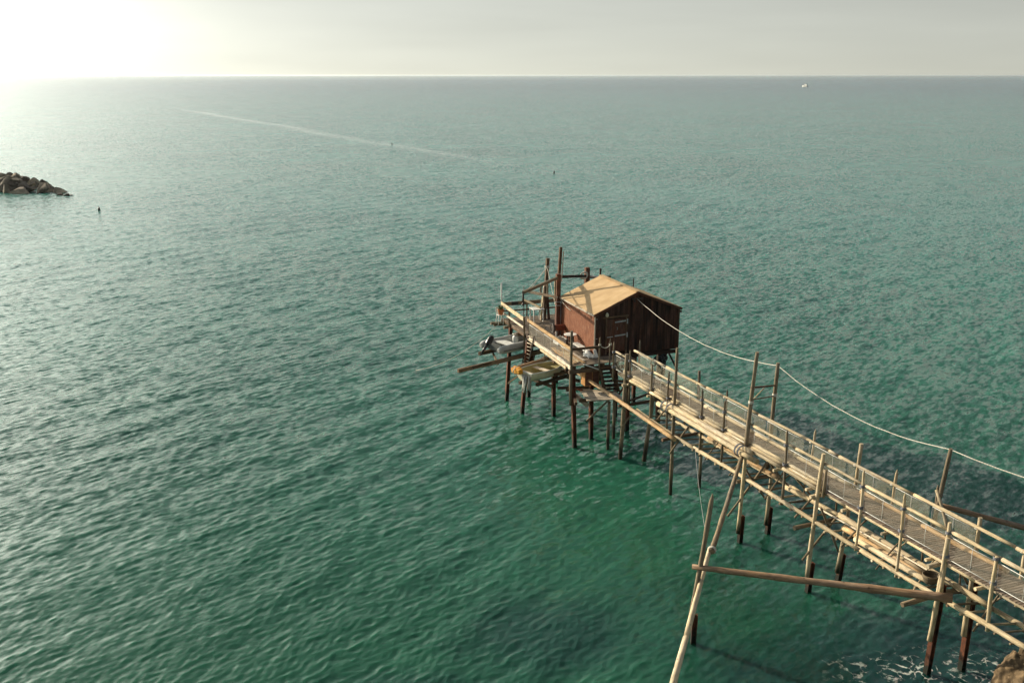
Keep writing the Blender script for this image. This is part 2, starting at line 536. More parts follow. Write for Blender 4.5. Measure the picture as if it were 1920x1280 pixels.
# ------------------------------------------------------------------ mesh builder
class MB:
    def __init__(self):
        self.v, self.f, self.uv, self.sm = [], [], [], []

    def _face(self, idx, uvs, smooth=False):
        self.f.append(idx)
        self.uv.append(uvs)
        self.sm.append(smooth)

    def tube(self, pts, rad, seg=10, cap=True, wob=0.0, u0=0.0):
        pts = [Vector(p) for p in pts]
        n = len(pts)
        if not hasattr(rad, '__len__'):
            rad = [rad] * n
        d0 = (pts[1] - pts[0]).normalized()
        ref = Vector((0, 0, 1)) if abs(d0.z) < 0.9 else Vector((1, 0, 0))
        a = d0.cross(ref).normalized()
        u = u0
        base = len(self.v)
        us = []
        for i in range(n):
            d = (pts[min(i + 1, n - 1)] - pts[max(i - 1, 0)]).normalized()
            a = (a - d * a.dot(d)).normalized()
            bb = d.cross(a)
            if i:
                u += (pts[i] - pts[i - 1]).length
            us.append(u)
            for k in range(seg):
                an = 2 * math.pi * k / seg
                r = rad[i] * (1 + (rnd.uniform(-wob, wob) if wob else 0))
                self.v.append(pts[i] + a * (math.cos(an) * r) + bb * (math.sin(an) * r))
        for i in range(n - 1):
            for k in range(seg):
                k2 = (k + 1) % seg
                self._face((base + i * seg + k, base + i * seg + k2, base + (i + 1) * seg + k2, base + (i + 1) * seg + k),
                           ((us[i], k / seg), (us[i], (k + 1) / seg), (us[i + 1], (k + 1) / seg), (us[i + 1], k / seg)), True)
        if cap:
            for i, rev in ((0, True), (n - 1, False)):
                idx = [base + i * seg + k for k in range(seg)]
                uv = [(us[i] + 0.05 * math.cos(6.283 * k / seg), 0.05 * math.sin(6.283 * k / seg)) for k in range(seg)]
                if rev:
                    idx, uv = idx[::-1], uv[::-1]
                self._face(tuple(idx), tuple(uv))
        return self

    def log(self, p, q, r0, r1=None, bend=0.02, seg=10, step=0.45, wob=0.075, tip=False):
        """a trunk that is never quite straight or round"""
        p, q = Vector(p), Vector(q)
        r1 = r0 if r1 is None else r1
        L = (q - p).length
        n = max(3, int(L / step) + 1)
        d = (q - p).normalized()
        a = d.orthogonal().normalized()
        b2 = d.cross(a)
        ph = rnd.uniform(0, 6.28)
        an = rnd.uniform(0, 6.28)
        pts, rr = [], []
        for i in range(n):
            f = i / (n - 1)
            w = math.sin(math.pi * f) * bend * min(L, 4) / 2 + math.sin(2 * math.pi * f + ph) * bend * 0.3 * math.sin(math.pi * f)
            pts.append(p.lerp(q, f) + (a * math.cos(an) + b2 * math.sin(an)) * w)
            rr.append((r0 + (r1 - r0) * f) * rnd.uniform(0.91, 1.08))
        if tip:
            pts.append(q + d * max(r1 * 3.0, 0.06))
            rr.append(r1 * 0.25)
        return self.tube(pts, rr, seg, True, wob, rnd.uniform(0, 9))

    def bar(self, p, q, w, h, up=(0, 0, 1), bev=0.0):
        """a sawn timber of section w x h from p to q"""
        p, q = Vector(p), Vector(q)
        d = (q - p).normalized()
        up = Vector(up)
        if abs(d.dot(up.normalized())) > 0.98:
            up = Vector((1, 0, 0)) if abs(d.x) < 0.9 else Vector((0, 1, 0))
        a = d.cross(up).normalized()
        b2 = a.cross(d).normalized()
        L = (q - p).length
        base = len(self.v)
        u = rnd.uniform(0, 40)
        vv = rnd.uniform(0, 40)
        for e in (p, q):
            for sx_, sy_ in ((-1, -1), (1, -1), (1, 1), (-1, 1)):
                self.v.append(e + a * (sx_ * w / 2) + b2 * (sy_ * h / 2))
        per = [0, w, w + h, 2 * w + h, 2 * w + 2 * h]
        for k in range(4):
            k2 = (k + 1) % 4
            self._face((base + k, base + 4 + k, base + 4 + k2, base + k2),
                       ((u, vv + per[k]), (u + L, vv + per[k]), (u + L, vv + per[k + 1]), (u, vv + per[k + 1])))
        self._face((base, base + 1, base + 2, base + 3), ((u, vv), (u + .05, vv), (u + .05, vv + h), (u, vv + h)))
        self._face((base + 7, base + 6, base + 5, base + 4), ((u, vv), (u + .05, vv), (u + .05, vv + h), (u, vv + h)))
        return self

    def hbeam(self, p, q, w, across):
        """rolled steel pile with two flanges and a web"""
        p, q = Vector(p), Vector(q)
        ac = Vector(across).normalized()
        for s_ in (-1, 1):
            o = ac * (s_ * w * 0.42)
            self.bar(p + o, q + o, w * 0.16, w, up=ac.cross(q - p))
        self.bar(p, q, w * 0.68, w * 0.14, up=ac.cross(q - p))
        return self

    def poly(self, pts, uvs=None, smooth=False):
        base = len(self.v)
        self.v += [Vector(p) for p in pts]
        if uvs is None:
            uvs = [(p[0], p[1]) for p in pts]
        self._face(tuple(range(base, base + len(pts))), tuple(uvs), smooth)
        return self

    def prism(self, outline, ext, uvs=None):
        """a flat outline pushed along ext"""
        n_ = len(outline)
        ext = Vector(ext)
        a = [Vector(p) for p in outline]
        b2 = [p + ext for p in a]
        self.poly(a[::-1], uvs[::-1] if uvs else None)
        self.poly(b2, uvs)
        u = 0
        for i in range(n_):
            j = (i + 1) % n_
            L = (a[j] - a[i]).length
            self.poly([a[i], a[j], b2[j], b2[i]], [(u, 0), (u + L, 0), (u + L, ext.length), (u, ext.length)])
            u += L
        return self

    def grid(self, rows, smooth=True, uvs=None):
        """rows of points joined into a skin"""
        base = len(self.v)
        nr, nc = len(rows), len(rows[0])
        for r_ in rows:
            self.v += [Vector(p) for p in r_]
        for i in range(nr - 1):
            for j in range(nc - 1):
                q = (base + i * nc + j, base + i * nc + j + 1, base + (i + 1) * nc + j + 1, base + (i + 1) * nc + j)
                uv = ((j, i), (j + 1, i), (j + 1, i + 1), (j, i + 1))
                uv = tuple((x * 0.2, y * 0.2) for x, y in uv)
                self._face(q, uv, smooth)
        return self

    def ring(self, c, axis, Rr, r, seg=14, tseg=6):
        c, ax = Vector(c), Vector(axis).normalized()
        a = ax.orthogonal().normalized()
        b2 = ax.cross(a)
        pts = [c + (a * math.cos(2 * math.pi * k / seg) + b2 * math.sin(2 * math.pi * k / seg)) * Rr for k in range(seg + 1)]
        return self.tube(pts, r, tseg, False)

    def wrap(self, c, axis, Rr, r, turns=3, pitch=None):
        """turns of rope round a post"""
        c, ax = Vector(c), Vector(axis).normalized()
        a = ax.orthogonal().normalized()
        b2 = ax.cross(a)
        pitch = pitch or r * 2
        ns = turns * 10
        pts = []
        for k in range(ns + 1):
            an = 2 * math.pi * k / 10
            pts.append(c + (a * math.cos(an) + b2 * math.sin(an)) * Rr * rnd.uniform(0.95, 1.1) + ax * (pitch * (k / 10 - turns / 2)))
        return self.tube(pts, r, 5, True)

    def lathe(self, c, axis, prof, seg=20, cap=True):
        c, ax = Vector(c), Vector(axis).normalized()
        pts = [c + ax * h for r_, h in prof]
        a = ax.orthogonal().normalized()
        b2 = ax.cross(a)
        base = len(self.v)
        for (r_, h), p in zip(prof, pts):
            for k in range(seg):
                an = 2 * math.pi * k / seg
                self.v.append(p + (a * math.cos(an) + b2 * math.sin(an)) * r_)
        for i in range(len(prof) - 1):
            for k in range(seg):
                k2 = (k + 1) % seg
                self._face((base + i * seg + k, base + i * seg + k2, base + (i + 1) * seg + k2, base + (i + 1) * seg + k),
                           ((k / seg, prof[i][1]), ((k + 1) / seg, prof[i][1]), ((k + 1) / seg, prof[i + 1][1]), (k / seg, prof[i + 1][1])), False)
        if cap:
            for i, rev in ((0, True), (len(prof) - 1, False)):
                idx = [base + i * seg + k for k in range(seg)]
                if rev:
                    idx = idx[::-1]
                self._face(tuple(idx), tuple((0.1 * math.cos(k), 0.1 * math.sin(k)) for k in range(seg)))
        return self

    def build(self, name, mat, root=None, bevel=0.0, label=None):
        me = bpy.data.meshes.new(name)
        if root is not None:
            p = root
            off = Vector((0, 0, 0))
            while p is not None:
                off += p.location
                p = p.parent
        else:
            lowest = min(self.v, key=lambda q: q.z)
            off = Vector(lowest)
        me.from_pydata([tuple(v - off) for v in self.v], [], self.f)
        ul = me.uv_layers.new(name='UVMap')
        flat = [c for fc in self.uv for uv in fc for c in uv]
        ul.data.foreach_set('uv', flat)
        me.polygons.foreach_set('use_smooth', self.sm)
        me.materials.append(mat)
        me.update()
        o = bpy.data.objects.new(name, me)
        col.objects.link(o)
        if root is not None:
            o.parent = root
        else:
            o.location = off
        if bevel:
            bv = o.modifiers.new('bevel', 'BEVEL')
            bv.width = bevel
            bv.segments = 2
            bv.limit_method = 'ANGLE'
        if label:
            o['label'] = label
        return o


def tag(o, label, cat, group=None, kind=None):
    o['label'] = label
    o['category'] = cat
    if group:
        o['group'] = group
    if kind:
        o['kind'] = kind
    return o


def thing(name, loc, label, cat, group=None):
    o = bpy.data.objects.new(name, None)
    o.empty_display_size = 0.3
    o.location = loc
    col.objects.link(o)
    return tag(o, label, cat, group)


def sag(p, q, drop, n=14, rough=0.0):
    p, q = Vector(p), Vector(q)
    out = []
    for i in range(n + 1):
        f = i / n
        v = p.lerp(q, f) - Vector((0, 0, drop * 4 * f * (1 - f)))
        if rough and 0 < i < n:
            v += Vector((rnd.uniform(-rough, rough), rnd.uniform(-rough, rough), rnd.uniform(-rough, rough)))
        out.append(v)
    return out


# ------------------------------------------------------------------ the sea
def build_sea():
    fine = np.linspace(-R(36), R(36), 1000)
    left = np.linspace(-math.pi, -R(36), 90)[:-1]
    right = np.linspace(R(36), math.pi, 90)[1:]
    th = np.concatenate([left, fine, right])
    # rings: even steps of viewing angle from the eye, so near water is fine and far water coarse
    dep = np.concatenate([np.linspace(R(75), R(37), 40)[:-1], np.linspace(R(37), R(0.9), 880)[:-1]])
    rr = EYE / np.tan(dep)
    far = np.geomspace(EYE / math.tan(R(0.9)), 60000, 60)
    rr = np.concatenate([rr, far])
    nr, nt = len(rr), len(th)
    RR, TH = np.meshgrid(rr, th, indexing='ij')
    X = RR * np.sin(TH)
    Y = RR * np.cos(TH)
    dr = np.gradient(rr)[:, None] * np.ones((1, nt))
    dt = np.gradient(th)[None, :] * RR
    cell = np.maximum(dr, dt)
    rs = np.random.RandomState(4)
    Z = np.zeros_like(X)
    DX = np.zeros_like(X)
    DY = np.zeros_like(X)
    lost = np.zeros_like(X)
    tot = 0.0
    main = R(142)            # heading the waves run to, from +X
    N = 110
    lam = np.geomspace(0.16, 5.0, N) * rs.uniform(0.93, 1.07, N)
    # gusts: patches of stronger and weaker ripples
    gust = 0.85 + 0.22 * np.sin(X * 0.11 + 1.3 * np.sin(Y * 0.07)) * np.sin(Y * 0.09 + 0.8 * np.sin(X * 0.05)) \
        + 0.15 * np.sin(X * 0.31 + Y * 0.23 + 1.7)
    near_lee = 1 - 0.2 * np.exp(-(((X - 9) / 11) ** 2 + ((Y - 29) / 9) ** 2))
    swell = rs.uniform(1.5, 4.2, 8)
    lam = np.concatenate([lam, swell])
    for i in range(len(lam)):
        L = lam[i]
        spread = R(32) if L < 1.0 else R(20)
        if i >= N:
            spread = R(11)
        a_ = main + rs.normal(0, 1) * spread
        k = 2 * math.pi / L
        w = math.exp(-((math.log(L / 0.33)) / 0.8) ** 2)
        slope = 0.031 * (0.24 + 0.76 * w) * (0.8 if 1.0 < L < 4 else 1)
        if L > 4:
            slope *= 0.6
        if i >= N:
            slope = 0.014
        amp = slope / k
        tot += slope ** 2 / 2
        fade = np.clip((L / cell - 2.2) / 2.5, 0, 1)
        lost += (1 - fade ** 2) * slope ** 2 / 2
        ph = k * (X * math.cos(a_) + Y * math.sin(a_)) + rs.uniform(0, 6.283)
        A = amp * fade * (gust if L < 5 else 1) * near_lee
        s_, c_ = np.sin(ph), np.cos(ph)
        Z += A * s_
        DX += A * c_ * math.cos(a_) * 0.9
        DY += A * c_ * math.sin(a_) * 0.9
    X2, Y2 = X + DX, Y + DY
    co = np.stack([X2, Y2, Z], -1).reshape(-1, 3).astype(np.float32)
    i0 = (np.arange(nr - 1)[:, None] * nt + np.arange(nt - 1)[None, :]).reshape(-1)
    quads = np.stack([i0, i0 + nt, i0 + nt + 1, i0 + 1], -1).astype(np.int32)
    me = bpy.data.meshes.new('sea')
    me.vertices.add(len(co))
    me.vertices.foreach_set('co', co.reshape(-1))
    me.loops.add(quads.size)
    me.loops.foreach_set('vertex_index', quads.reshape(-1))
    me.polygons.add(len(quads))
    me.polygons.foreach_set('loop_start', np.arange(0, quads.size, 4, dtype=np.int32))
    me.polygons.foreach_set('use_smooth', np.ones(len(quads), dtype=bool))
    at = me.attributes.new('lost', 'FLOAT', 'POINT')
    at.data.foreach_set('value', np.sqrt(lost / tot).reshape(-1).astype(np.float32))
    me.update(calc_edges=True)
    o = bpy.data.objects.new('sea', me)
    col.objects.link(o)
    o['kind'] = 'structure'
    return o


def sea_material():
    m, t, b = base_mat('sea_water')
    g = nd(t, 'ShaderNodeNewGeometry')
    pos = g.outputs['Position']

    def noise(scale, stretch=(1, 1, 1), rotz=0.0, detail=3, rough=0.5, off=0):
        mpn = nd(t, 'ShaderNodeMapping')
        if rotz:
            mpn.vector_type = 'TEXTURE'
            stretch = tuple(1 / q for q in stretch)
        mpn.inputs['Scale'].default_value = stretch
        mpn.inputs['Rotation'].default_value = (0, 0, rotz)
        mpn.inputs['Location'].default_value = (off, off * 0.7, 0)
        lk(t, pos, mpn.inputs[0])
        n_ = nd(t, 'ShaderNodeTexNoise')
        n_.inputs['Scale'].default_value = scale
        n_.inputs['Detail'].default_value = detail
        n_.inputs['Roughness'].default_value = rough
        lk(t, mpn.outputs[0], n_.inputs['Vector'])
        return n_

    def math_(op, a, b2=None):
        n_ = nd(t, 'ShaderNodeMath', operation=op)
        for k, x in enumerate((a, b2)):
            if x is None:
                continue
            if isinstance(x, (int, float)):
                n_.inputs[k].default_value = x
            else:
                lk(t, x, n_.inputs[k])
        return n_.outputs[0]

    # --- colour of the water body and of the bed seen through it
    px = nd(t, 'ShaderNodeSeparateXYZ')
    lk(t, pos, px.inputs[0])
    dist = nd(t, 'ShaderNodeVectorMath', operation='LENGTH')
    lk(t, pos, dist.inputs[0])
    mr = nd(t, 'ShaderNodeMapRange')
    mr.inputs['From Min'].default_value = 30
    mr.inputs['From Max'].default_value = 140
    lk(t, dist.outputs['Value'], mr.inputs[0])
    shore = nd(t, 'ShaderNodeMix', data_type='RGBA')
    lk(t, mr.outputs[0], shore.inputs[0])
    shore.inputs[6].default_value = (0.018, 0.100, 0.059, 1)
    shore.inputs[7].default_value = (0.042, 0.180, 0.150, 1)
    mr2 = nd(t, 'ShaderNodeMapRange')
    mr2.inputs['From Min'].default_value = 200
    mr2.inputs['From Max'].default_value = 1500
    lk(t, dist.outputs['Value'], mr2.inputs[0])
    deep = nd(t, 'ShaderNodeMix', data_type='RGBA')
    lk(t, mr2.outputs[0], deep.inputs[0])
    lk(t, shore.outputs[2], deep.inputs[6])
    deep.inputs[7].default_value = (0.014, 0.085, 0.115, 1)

    # soft-edged dark patches: weed and stone beds inshore, darker water right of the walkway
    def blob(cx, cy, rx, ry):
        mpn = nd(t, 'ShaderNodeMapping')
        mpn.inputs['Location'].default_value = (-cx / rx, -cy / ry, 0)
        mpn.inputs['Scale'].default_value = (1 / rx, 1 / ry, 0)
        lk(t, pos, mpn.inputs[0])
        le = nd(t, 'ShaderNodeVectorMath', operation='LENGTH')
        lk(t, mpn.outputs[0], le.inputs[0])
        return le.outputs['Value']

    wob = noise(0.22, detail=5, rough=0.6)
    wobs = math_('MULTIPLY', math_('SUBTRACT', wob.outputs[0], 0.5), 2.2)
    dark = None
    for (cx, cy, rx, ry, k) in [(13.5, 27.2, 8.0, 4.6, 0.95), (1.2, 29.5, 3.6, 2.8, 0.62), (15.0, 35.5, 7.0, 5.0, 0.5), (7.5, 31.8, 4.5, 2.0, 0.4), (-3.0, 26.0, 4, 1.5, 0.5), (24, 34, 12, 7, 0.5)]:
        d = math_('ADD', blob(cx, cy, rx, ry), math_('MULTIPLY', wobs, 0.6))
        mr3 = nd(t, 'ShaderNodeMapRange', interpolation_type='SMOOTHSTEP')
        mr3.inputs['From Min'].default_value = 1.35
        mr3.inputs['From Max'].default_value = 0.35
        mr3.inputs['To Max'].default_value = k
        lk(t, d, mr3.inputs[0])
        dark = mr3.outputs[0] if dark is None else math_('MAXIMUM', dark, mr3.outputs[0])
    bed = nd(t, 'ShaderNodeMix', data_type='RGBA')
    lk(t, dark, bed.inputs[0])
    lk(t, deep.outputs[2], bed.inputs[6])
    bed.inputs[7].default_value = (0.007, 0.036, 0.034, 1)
    # slow changes of tint
    tn = noise(0.035, detail=4)
    tr = nd(t, 'ShaderNodeMapRange')
    tr.inputs['From Min'].default_value = 0.3
    tr.inputs['From Max'].default_value = 0.7
    tr.inputs['To Min'].default_value = 0.82
    tr.inputs['To Max'].default_value = 1.18
    lk(t, tn.outputs[0], tr.inputs[0])
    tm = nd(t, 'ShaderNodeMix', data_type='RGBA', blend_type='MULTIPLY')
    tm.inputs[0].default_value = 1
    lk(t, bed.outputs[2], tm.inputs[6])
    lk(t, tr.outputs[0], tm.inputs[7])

    # --- foam round the stones by the shore
    fz = noise(1.3, detail=5, rough=0.7, off=3)
    fv = nd(t, 'ShaderNodeTexVoronoi', feature='DISTANCE_TO_EDGE')
    fv.inputs['Scale'].default_value = 2.6
    mpn = nd(t, 'ShaderNodeMapping')
    wv = nd(t, 'ShaderNodeVectorMath', operation='MULTIPLY_ADD')
    nz = noise(0.9, detail=4, off=8)
    lk(t, nz.outputs['Color'], wv.inputs[0])
    wv.inputs[1].default_value = (1.1, 1.1, 0)
    lk(t, pos, wv.inputs[2])
    lk(t, wv.outputs[0], fv.inputs['Vector'])
    fth = math_('MULTIPLY', math_('SUBTRACT', noise(3.2, detail=6, rough=0.7, off=5).outputs[0], 0.40), 0.62)
    line = math_('MULTIPLY', math_('SUBTRACT', fth, fv.outputs['Distance']), 16.0)
    lc = nd(t, 'ShaderNodeClamp')
    lk(t, line, lc.inputs[0])
    line = lc.outputs[0]
    patch = None
    for (cx, cy, rx, ry) in [(12.9, 27.5, 3.6, 1.6), (10.0, 26.2, 1.8, 0.7), (14.8, 27.2, 2.6, 2.0)]:
        d = math_('ADD', blob(cx, cy, rx, ry), math_('MULTIPLY', wobs, 0.8))
        pm_ = nd(t, 'ShaderNodeMapRange')
        pm_.inputs['From Min'].default_value = 1.0
        pm_.inputs['From Max'].default_value = 0.45
        lk(t, d, pm_.inputs[0])
        pz = pm_.outputs[0]
        patch = pz if patch is None else math_('MAXIMUM', patch, pz)
    gm = nd(t, 'ShaderNodeMapRange')
    gm.inputs['From Min'].default_value = 0.46
    gm.inputs['From Max'].default_value = 0.58
    lk(t, fz.outputs[0], gm.inputs[0])
    gap = gm.outputs[0]
    foam = math_('MULTIPLY', math_('MULTIPLY', line, patch), gap)
    # tiny whitecaps further out
    fo = nd(t, 'ShaderNodeMix', data_type='RGBA')
    lk(t, foam, fo.inputs[0])
    lk(t, tm.outputs[2], fo.inputs[6])
    fo.inputs[7].default_value = (0.62, 0.62, 0.56, 1)
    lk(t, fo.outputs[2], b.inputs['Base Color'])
    rgh = nd(t, 'ShaderNodeMapRange')
    rgh.inputs['To Min'].default_value = 0.07
    rgh.inputs['To Max'].default_value = 0.8
    lk(t, foam, rgh.inputs[0])
    b.inputs['IOR'].default_value = 1.333
    b.inputs['Subsurface Weight'].default_value = 1.0
    b.inputs['Subsurface Scale'].default_value = 1.0
    b.inputs['Subsurface Radius'].default_value = (0.3, 0.9, 0.7)

    # --- ripples too small for the mesh: slopes added to the normal
    at = nd(t, 'ShaderNodeAttribute', attribute_name='lost')
    waverot = R(52)

    def slope(nz_, gain):
        sub = nd(t, 'ShaderNodeVectorMath', operation='SUBTRACT')
        lk(t, nz_.outputs['Color'], sub.inputs[0])
        sub.inputs[1].default_value = (0.5, 0.5, 0.5)
        mul = nd(t, 'ShaderNodeVectorMath', operation='MULTIPLY')
        lk(t, sub.outputs[0], mul.inputs[0])
        mul.inputs[1].default_value = (1, 1, 0)
        sc = nd(t, 'ShaderNodeVectorMath', operation='SCALE')
        lk(t, mul.outputs[0], sc.inputs[0])
        if isinstance(gain, float):
            sc.inputs['Scale'].default_value = gain
        else:
            lk(t, gain, sc.inputs['Scale'])
        return sc.outputs[0]

    rip = slope(noise(6.5, (0.7, 1.3, 1), waverot, 4, 0.65, 1), 0.30)
    mid = slope(noise(2.4, (0.55, 1.4, 1), waverot, 4, 0.6, 2), math_('MULTIPLY', at.outputs['Fac'], 1.35))
    big = slope(noise(0.36, (0.6, 1.2, 1), waverot, 4, 0.65, 4), math_('MULTIPLY', at.outputs['Fac'], 0.30))
    huge = slope(noise(0.055, (1, 0.4, 1), 0, 4, 0.65, 6), math_('MULTIPLY', at.outputs['Fac'], 0.05))
    acc = g.outputs['Normal']
    # slicks: long calm streaks left by a boat
    sl = nd(t, 'ShaderNodeVectorMath', operation='DOT_PRODUCT')
    A_, B_ = cz(340, 205, 0), cz(1000, 318, 0)
    dv = (B_ - A_).normalized()
    nv = Vector((-dv.y, dv.x, 0))
    lk(t, pos, sl.inputs[0])
    sl.inputs[1].default_value = tuple(nv)
    off = math_('ABSOLUTE', math_('ADD', math_('SUBTRACT', sl.outputs['Value'], nv.dot(A_)), math_('MULTIPLY', math_('SUBTRACT', noise(0.012, detail=3, off=9).outputs[0], 0.5), 12.0)))
    sm = nd(t, 'ShaderNodeMapRange')
    sm.inputs['From Min'].default_value = 1.0
    sm.inputs['From Max'].default_value = 6.5
    sm.inputs['To Min'].default_value = 0.42
    sm.inputs['To Max'].default_value = 1.0
    dl = nd(t, 'ShaderNodeVectorMath', operation='DOT_PRODUCT')
    lk(t, pos, dl.inputs[0])
    dl.inputs[1].default_value = tuple(dv)
    half_ = (B_ - A_).length / 2
    end = math_('ABSOLUTE', math_('SUBTRACT', dl.outputs['Value'], dv.dot(A_) + half_))
    em = nd(t, 'ShaderNodeMapRange')
    em.inputs['From Min'].default_value = half_ * 0.75
    em.inputs['From Max'].default_value = half_ * 1.3
    em.inputs['To Max'].default_value = 8.0
    lk(t, end, em.inputs[0])
    brk = math_('MULTIPLY', noise(0.08, detail=4, off=12).outputs[0], 3.0)
    lk(t, math_('ADD', math_('ADD', off, em.outputs[0]), brk), sm.inputs[0])
    at0 = nd(t, 'ShaderNodeAttribute', attribute_name='lost')
    rl = math_('MULTIPLY', math_('POWER', at0.outputs['Fac'], 2.0), 0.10)
    lk(t, math_('ADD', rgh.outputs[0], math_('MULTIPLY', rl, sm.outputs[0])), b.inputs['Roughness'])
    tot = None
    for v in (rip, mid, big, huge):
        if tot is None:
            tot = v
        else:
            ad = nd(t, 'ShaderNodeVectorMath', operation='ADD')
            lk(t, tot, ad.inputs[0])
            lk(t, v, ad.inputs[1])
            tot = ad.outputs[0]
    scn = nd(t, 'ShaderNodeVectorMath', operation='SCALE')
    lk(t, tot, scn.inputs[0])
    lk(t, sm.outputs[0], scn.inputs['Scale'])
    ad = nd(t, 'ShaderNodeVectorMath', operation='ADD')
    lk(t, acc, ad.inputs[0])
    lk(t, scn.outputs[0], ad.inputs[1])
    no = nd(t, 'ShaderNodeVectorMath', operation='NORMALIZE')
    lk(t, ad.outputs[0], no.inputs[0])
    lk(t, no.outputs[0], b.inputs['Normal'])
    return m


sea = build_sea()
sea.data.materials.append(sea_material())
# ------------------------------------------------------------------ the walkway
DZ = 4.10            # top of the deck boards
SR = 1.16            # line of the posts on the far side

walk = thing('wooden_walkway', W(0.55, -10, DZ), 'long pale timber walkway on stilts running from the shore to the red hut', 'walkway')


def board_deck(mb, fr, s0, s1, l0, l1, z, pitch=0.115, gap=0.024, th=0.032, ragged=0.03):
    n = int(round((l1 - l0) / pitch))
    for i in range(n):
        l = l0 + (i + 0.5) * pitch
        dz = rnd.uniform(-0.004, 0.004)
        a, b_ = s0 - rnd.uniform(0, ragged), s1 + rnd.uniform(0, ragged)
        mb.bar(fr(a, l + rnd.uniform(-.003, .003), z - th / 2 + dz), fr(b_, l + rnd.uniform(-.003, .003), z - th / 2 + rnd.uniform(-0.004, 0.004)), pitch - gap, th)


mb = MB()
board_deck(mb, W, -0.05, 1.12, -27, 5.7, DZ)
mb.build('deck', deckw, walk)
for s_ in (0.06, 1.02):
    for l0 in (-27, -21.5, -16, -10.5, -5.2, 0.2):
        MB().log(W(s_, l0 - 0.3, DZ - 0.12), W(s_, l0 + 5.5, DZ - 0.115), 0.075, 0.065, bend=0.006).build('stringer', pale, walk)
mb = MB()
for l in np.arange(-26, 5.5, 1.9):
    MB().log(W(-0.16, l, DZ - 0.25), W(1.3, l + rnd.uniform(-.1, .1), DZ - 0.25), 0.055, bend=0.01).build('crossbeam', pale, walk)

# posts of the near rail: (distance along, bottom, top, radius, pointed)
left_posts = [(6.0, 3.55, 5.45, .045, 1), (4.36, 2.9, 5.45, .040, 1), (2.28, 2.76, 5.42, .050, 0), (0.80, 2.8, 5.40, .045, 1),
              (-1.9, 2.55, 5.38, .050, 1), (-3.55, 2.6, 5.40, .048, 1), (-7.54, 2.7, 5.50, .050, 1),
              (-9.78, 3.9, 4.92, .060, 0), (-11.58, 2.72, 5.48, .050, 1), (-13.43, 2.69, 5.42, .050, 1), (-15.26, 3.0, 5.36, .066, 0),
              (-17.01, 2.79, 5.10, .062, 0), (-18.9, 2.8, 5.2, .055, 1), (-20.8, 2.8, 5.3, .055, 1), (-22.7, 2.8, 5.3, .055, 1)]
for l, z0, z1, r, tip in left_posts:
    MB().log(W(-0.09 + rnd.uniform(-.01, .01), l + rnd.uniform(-.03, .03), z0), W(-0.08, l, z1), r, r * 0.85, bend=0.02, tip=bool(tip), step=.4).build('post', greyw if l > -8 else (pale if l < -10 else greyw), walk)
right_posts = []
for (a, b_), r, tip in [(((1200, 637.5), (1198, 670)), .05, 1), (((1233, 664), (1230, 690)), .05, 1), (((1311, 695), (1310, 739)), .07, 0),
                        (((1363.7, 730), (1358, 770)), .05, 1), (((1528.7, 805), (1519, 849)), .05, 1), (((1615, 831.6), (1600, 894)), .075, 0),
                        (((1681.6, 881), (1670.6, 931.6)), .055, 1), (((1838, 970), (1828, 1028)), .07, 0), (((1920, 1041), (1913.5, 1084.7)), .06, 0)]:
    p = W.loc(W.cut_s(*a, SR))
    q = W.loc(W.cut_s(*b_, SR))
    l = (p[1] + q[1]) / 2
    right_posts.append(l)
    zt = p[2] - (0.12 if tip else 0)
    MB().log(W(SR, l, DZ - (0.5 if l > -12 else 0.9)), W(SR + 0.01, p[1], zt), r, r * .85, bend=0.012, tip=bool(tip), step=.4).build('post', greyw if l > -3 else pale, walk)
for l in (-18.6, -20.6, -22.6):
    MB().log(W(SR, l, DZ - 0.9), W(SR, l, 5.2), .055, .05, step=.4).build('post', pale, walk)

# hand rails: peeled trunks butted end to end
lr = [5.9, 4.55, 2.35, 0.05, -1.75, -5.4, -8.0, -11.6, -15.2, -17.1, -21, -24]
for i in range(len(lr) - 1):
    a, b_ = lr[i] - 0.04, lr[i + 1] + 0.04
    rr_ = 0.055 if a > -11 else 0.06
    MB().log(W(-0.01, a, 5.06 + rnd.uniform(-.015, .015)), W(-0.01, b_, 5.06 + rnd.uniform(-.015, .015)), rr_, rr_ * .92, bend=0.008).build('handrail', pale, walk)
rr2 = [6.1, 3.0, -0.4, -4.2, -8.45, -9.0, -12.6, -16.6, -21, -25]
for i in range(len(rr2) - 1):
    a, b_ = rr2[i] - 0.04, rr2[i + 1] + 0.04
    MB().log(W(SR - 0.07, a, 4.97 + rnd.uniform(-.015, .015)), W(SR - 0.07, b_, 4.97 + rnd.uniform(-.015, .015)), 0.058, 0.052, bend=0.008).build('handrail', pale, walk)


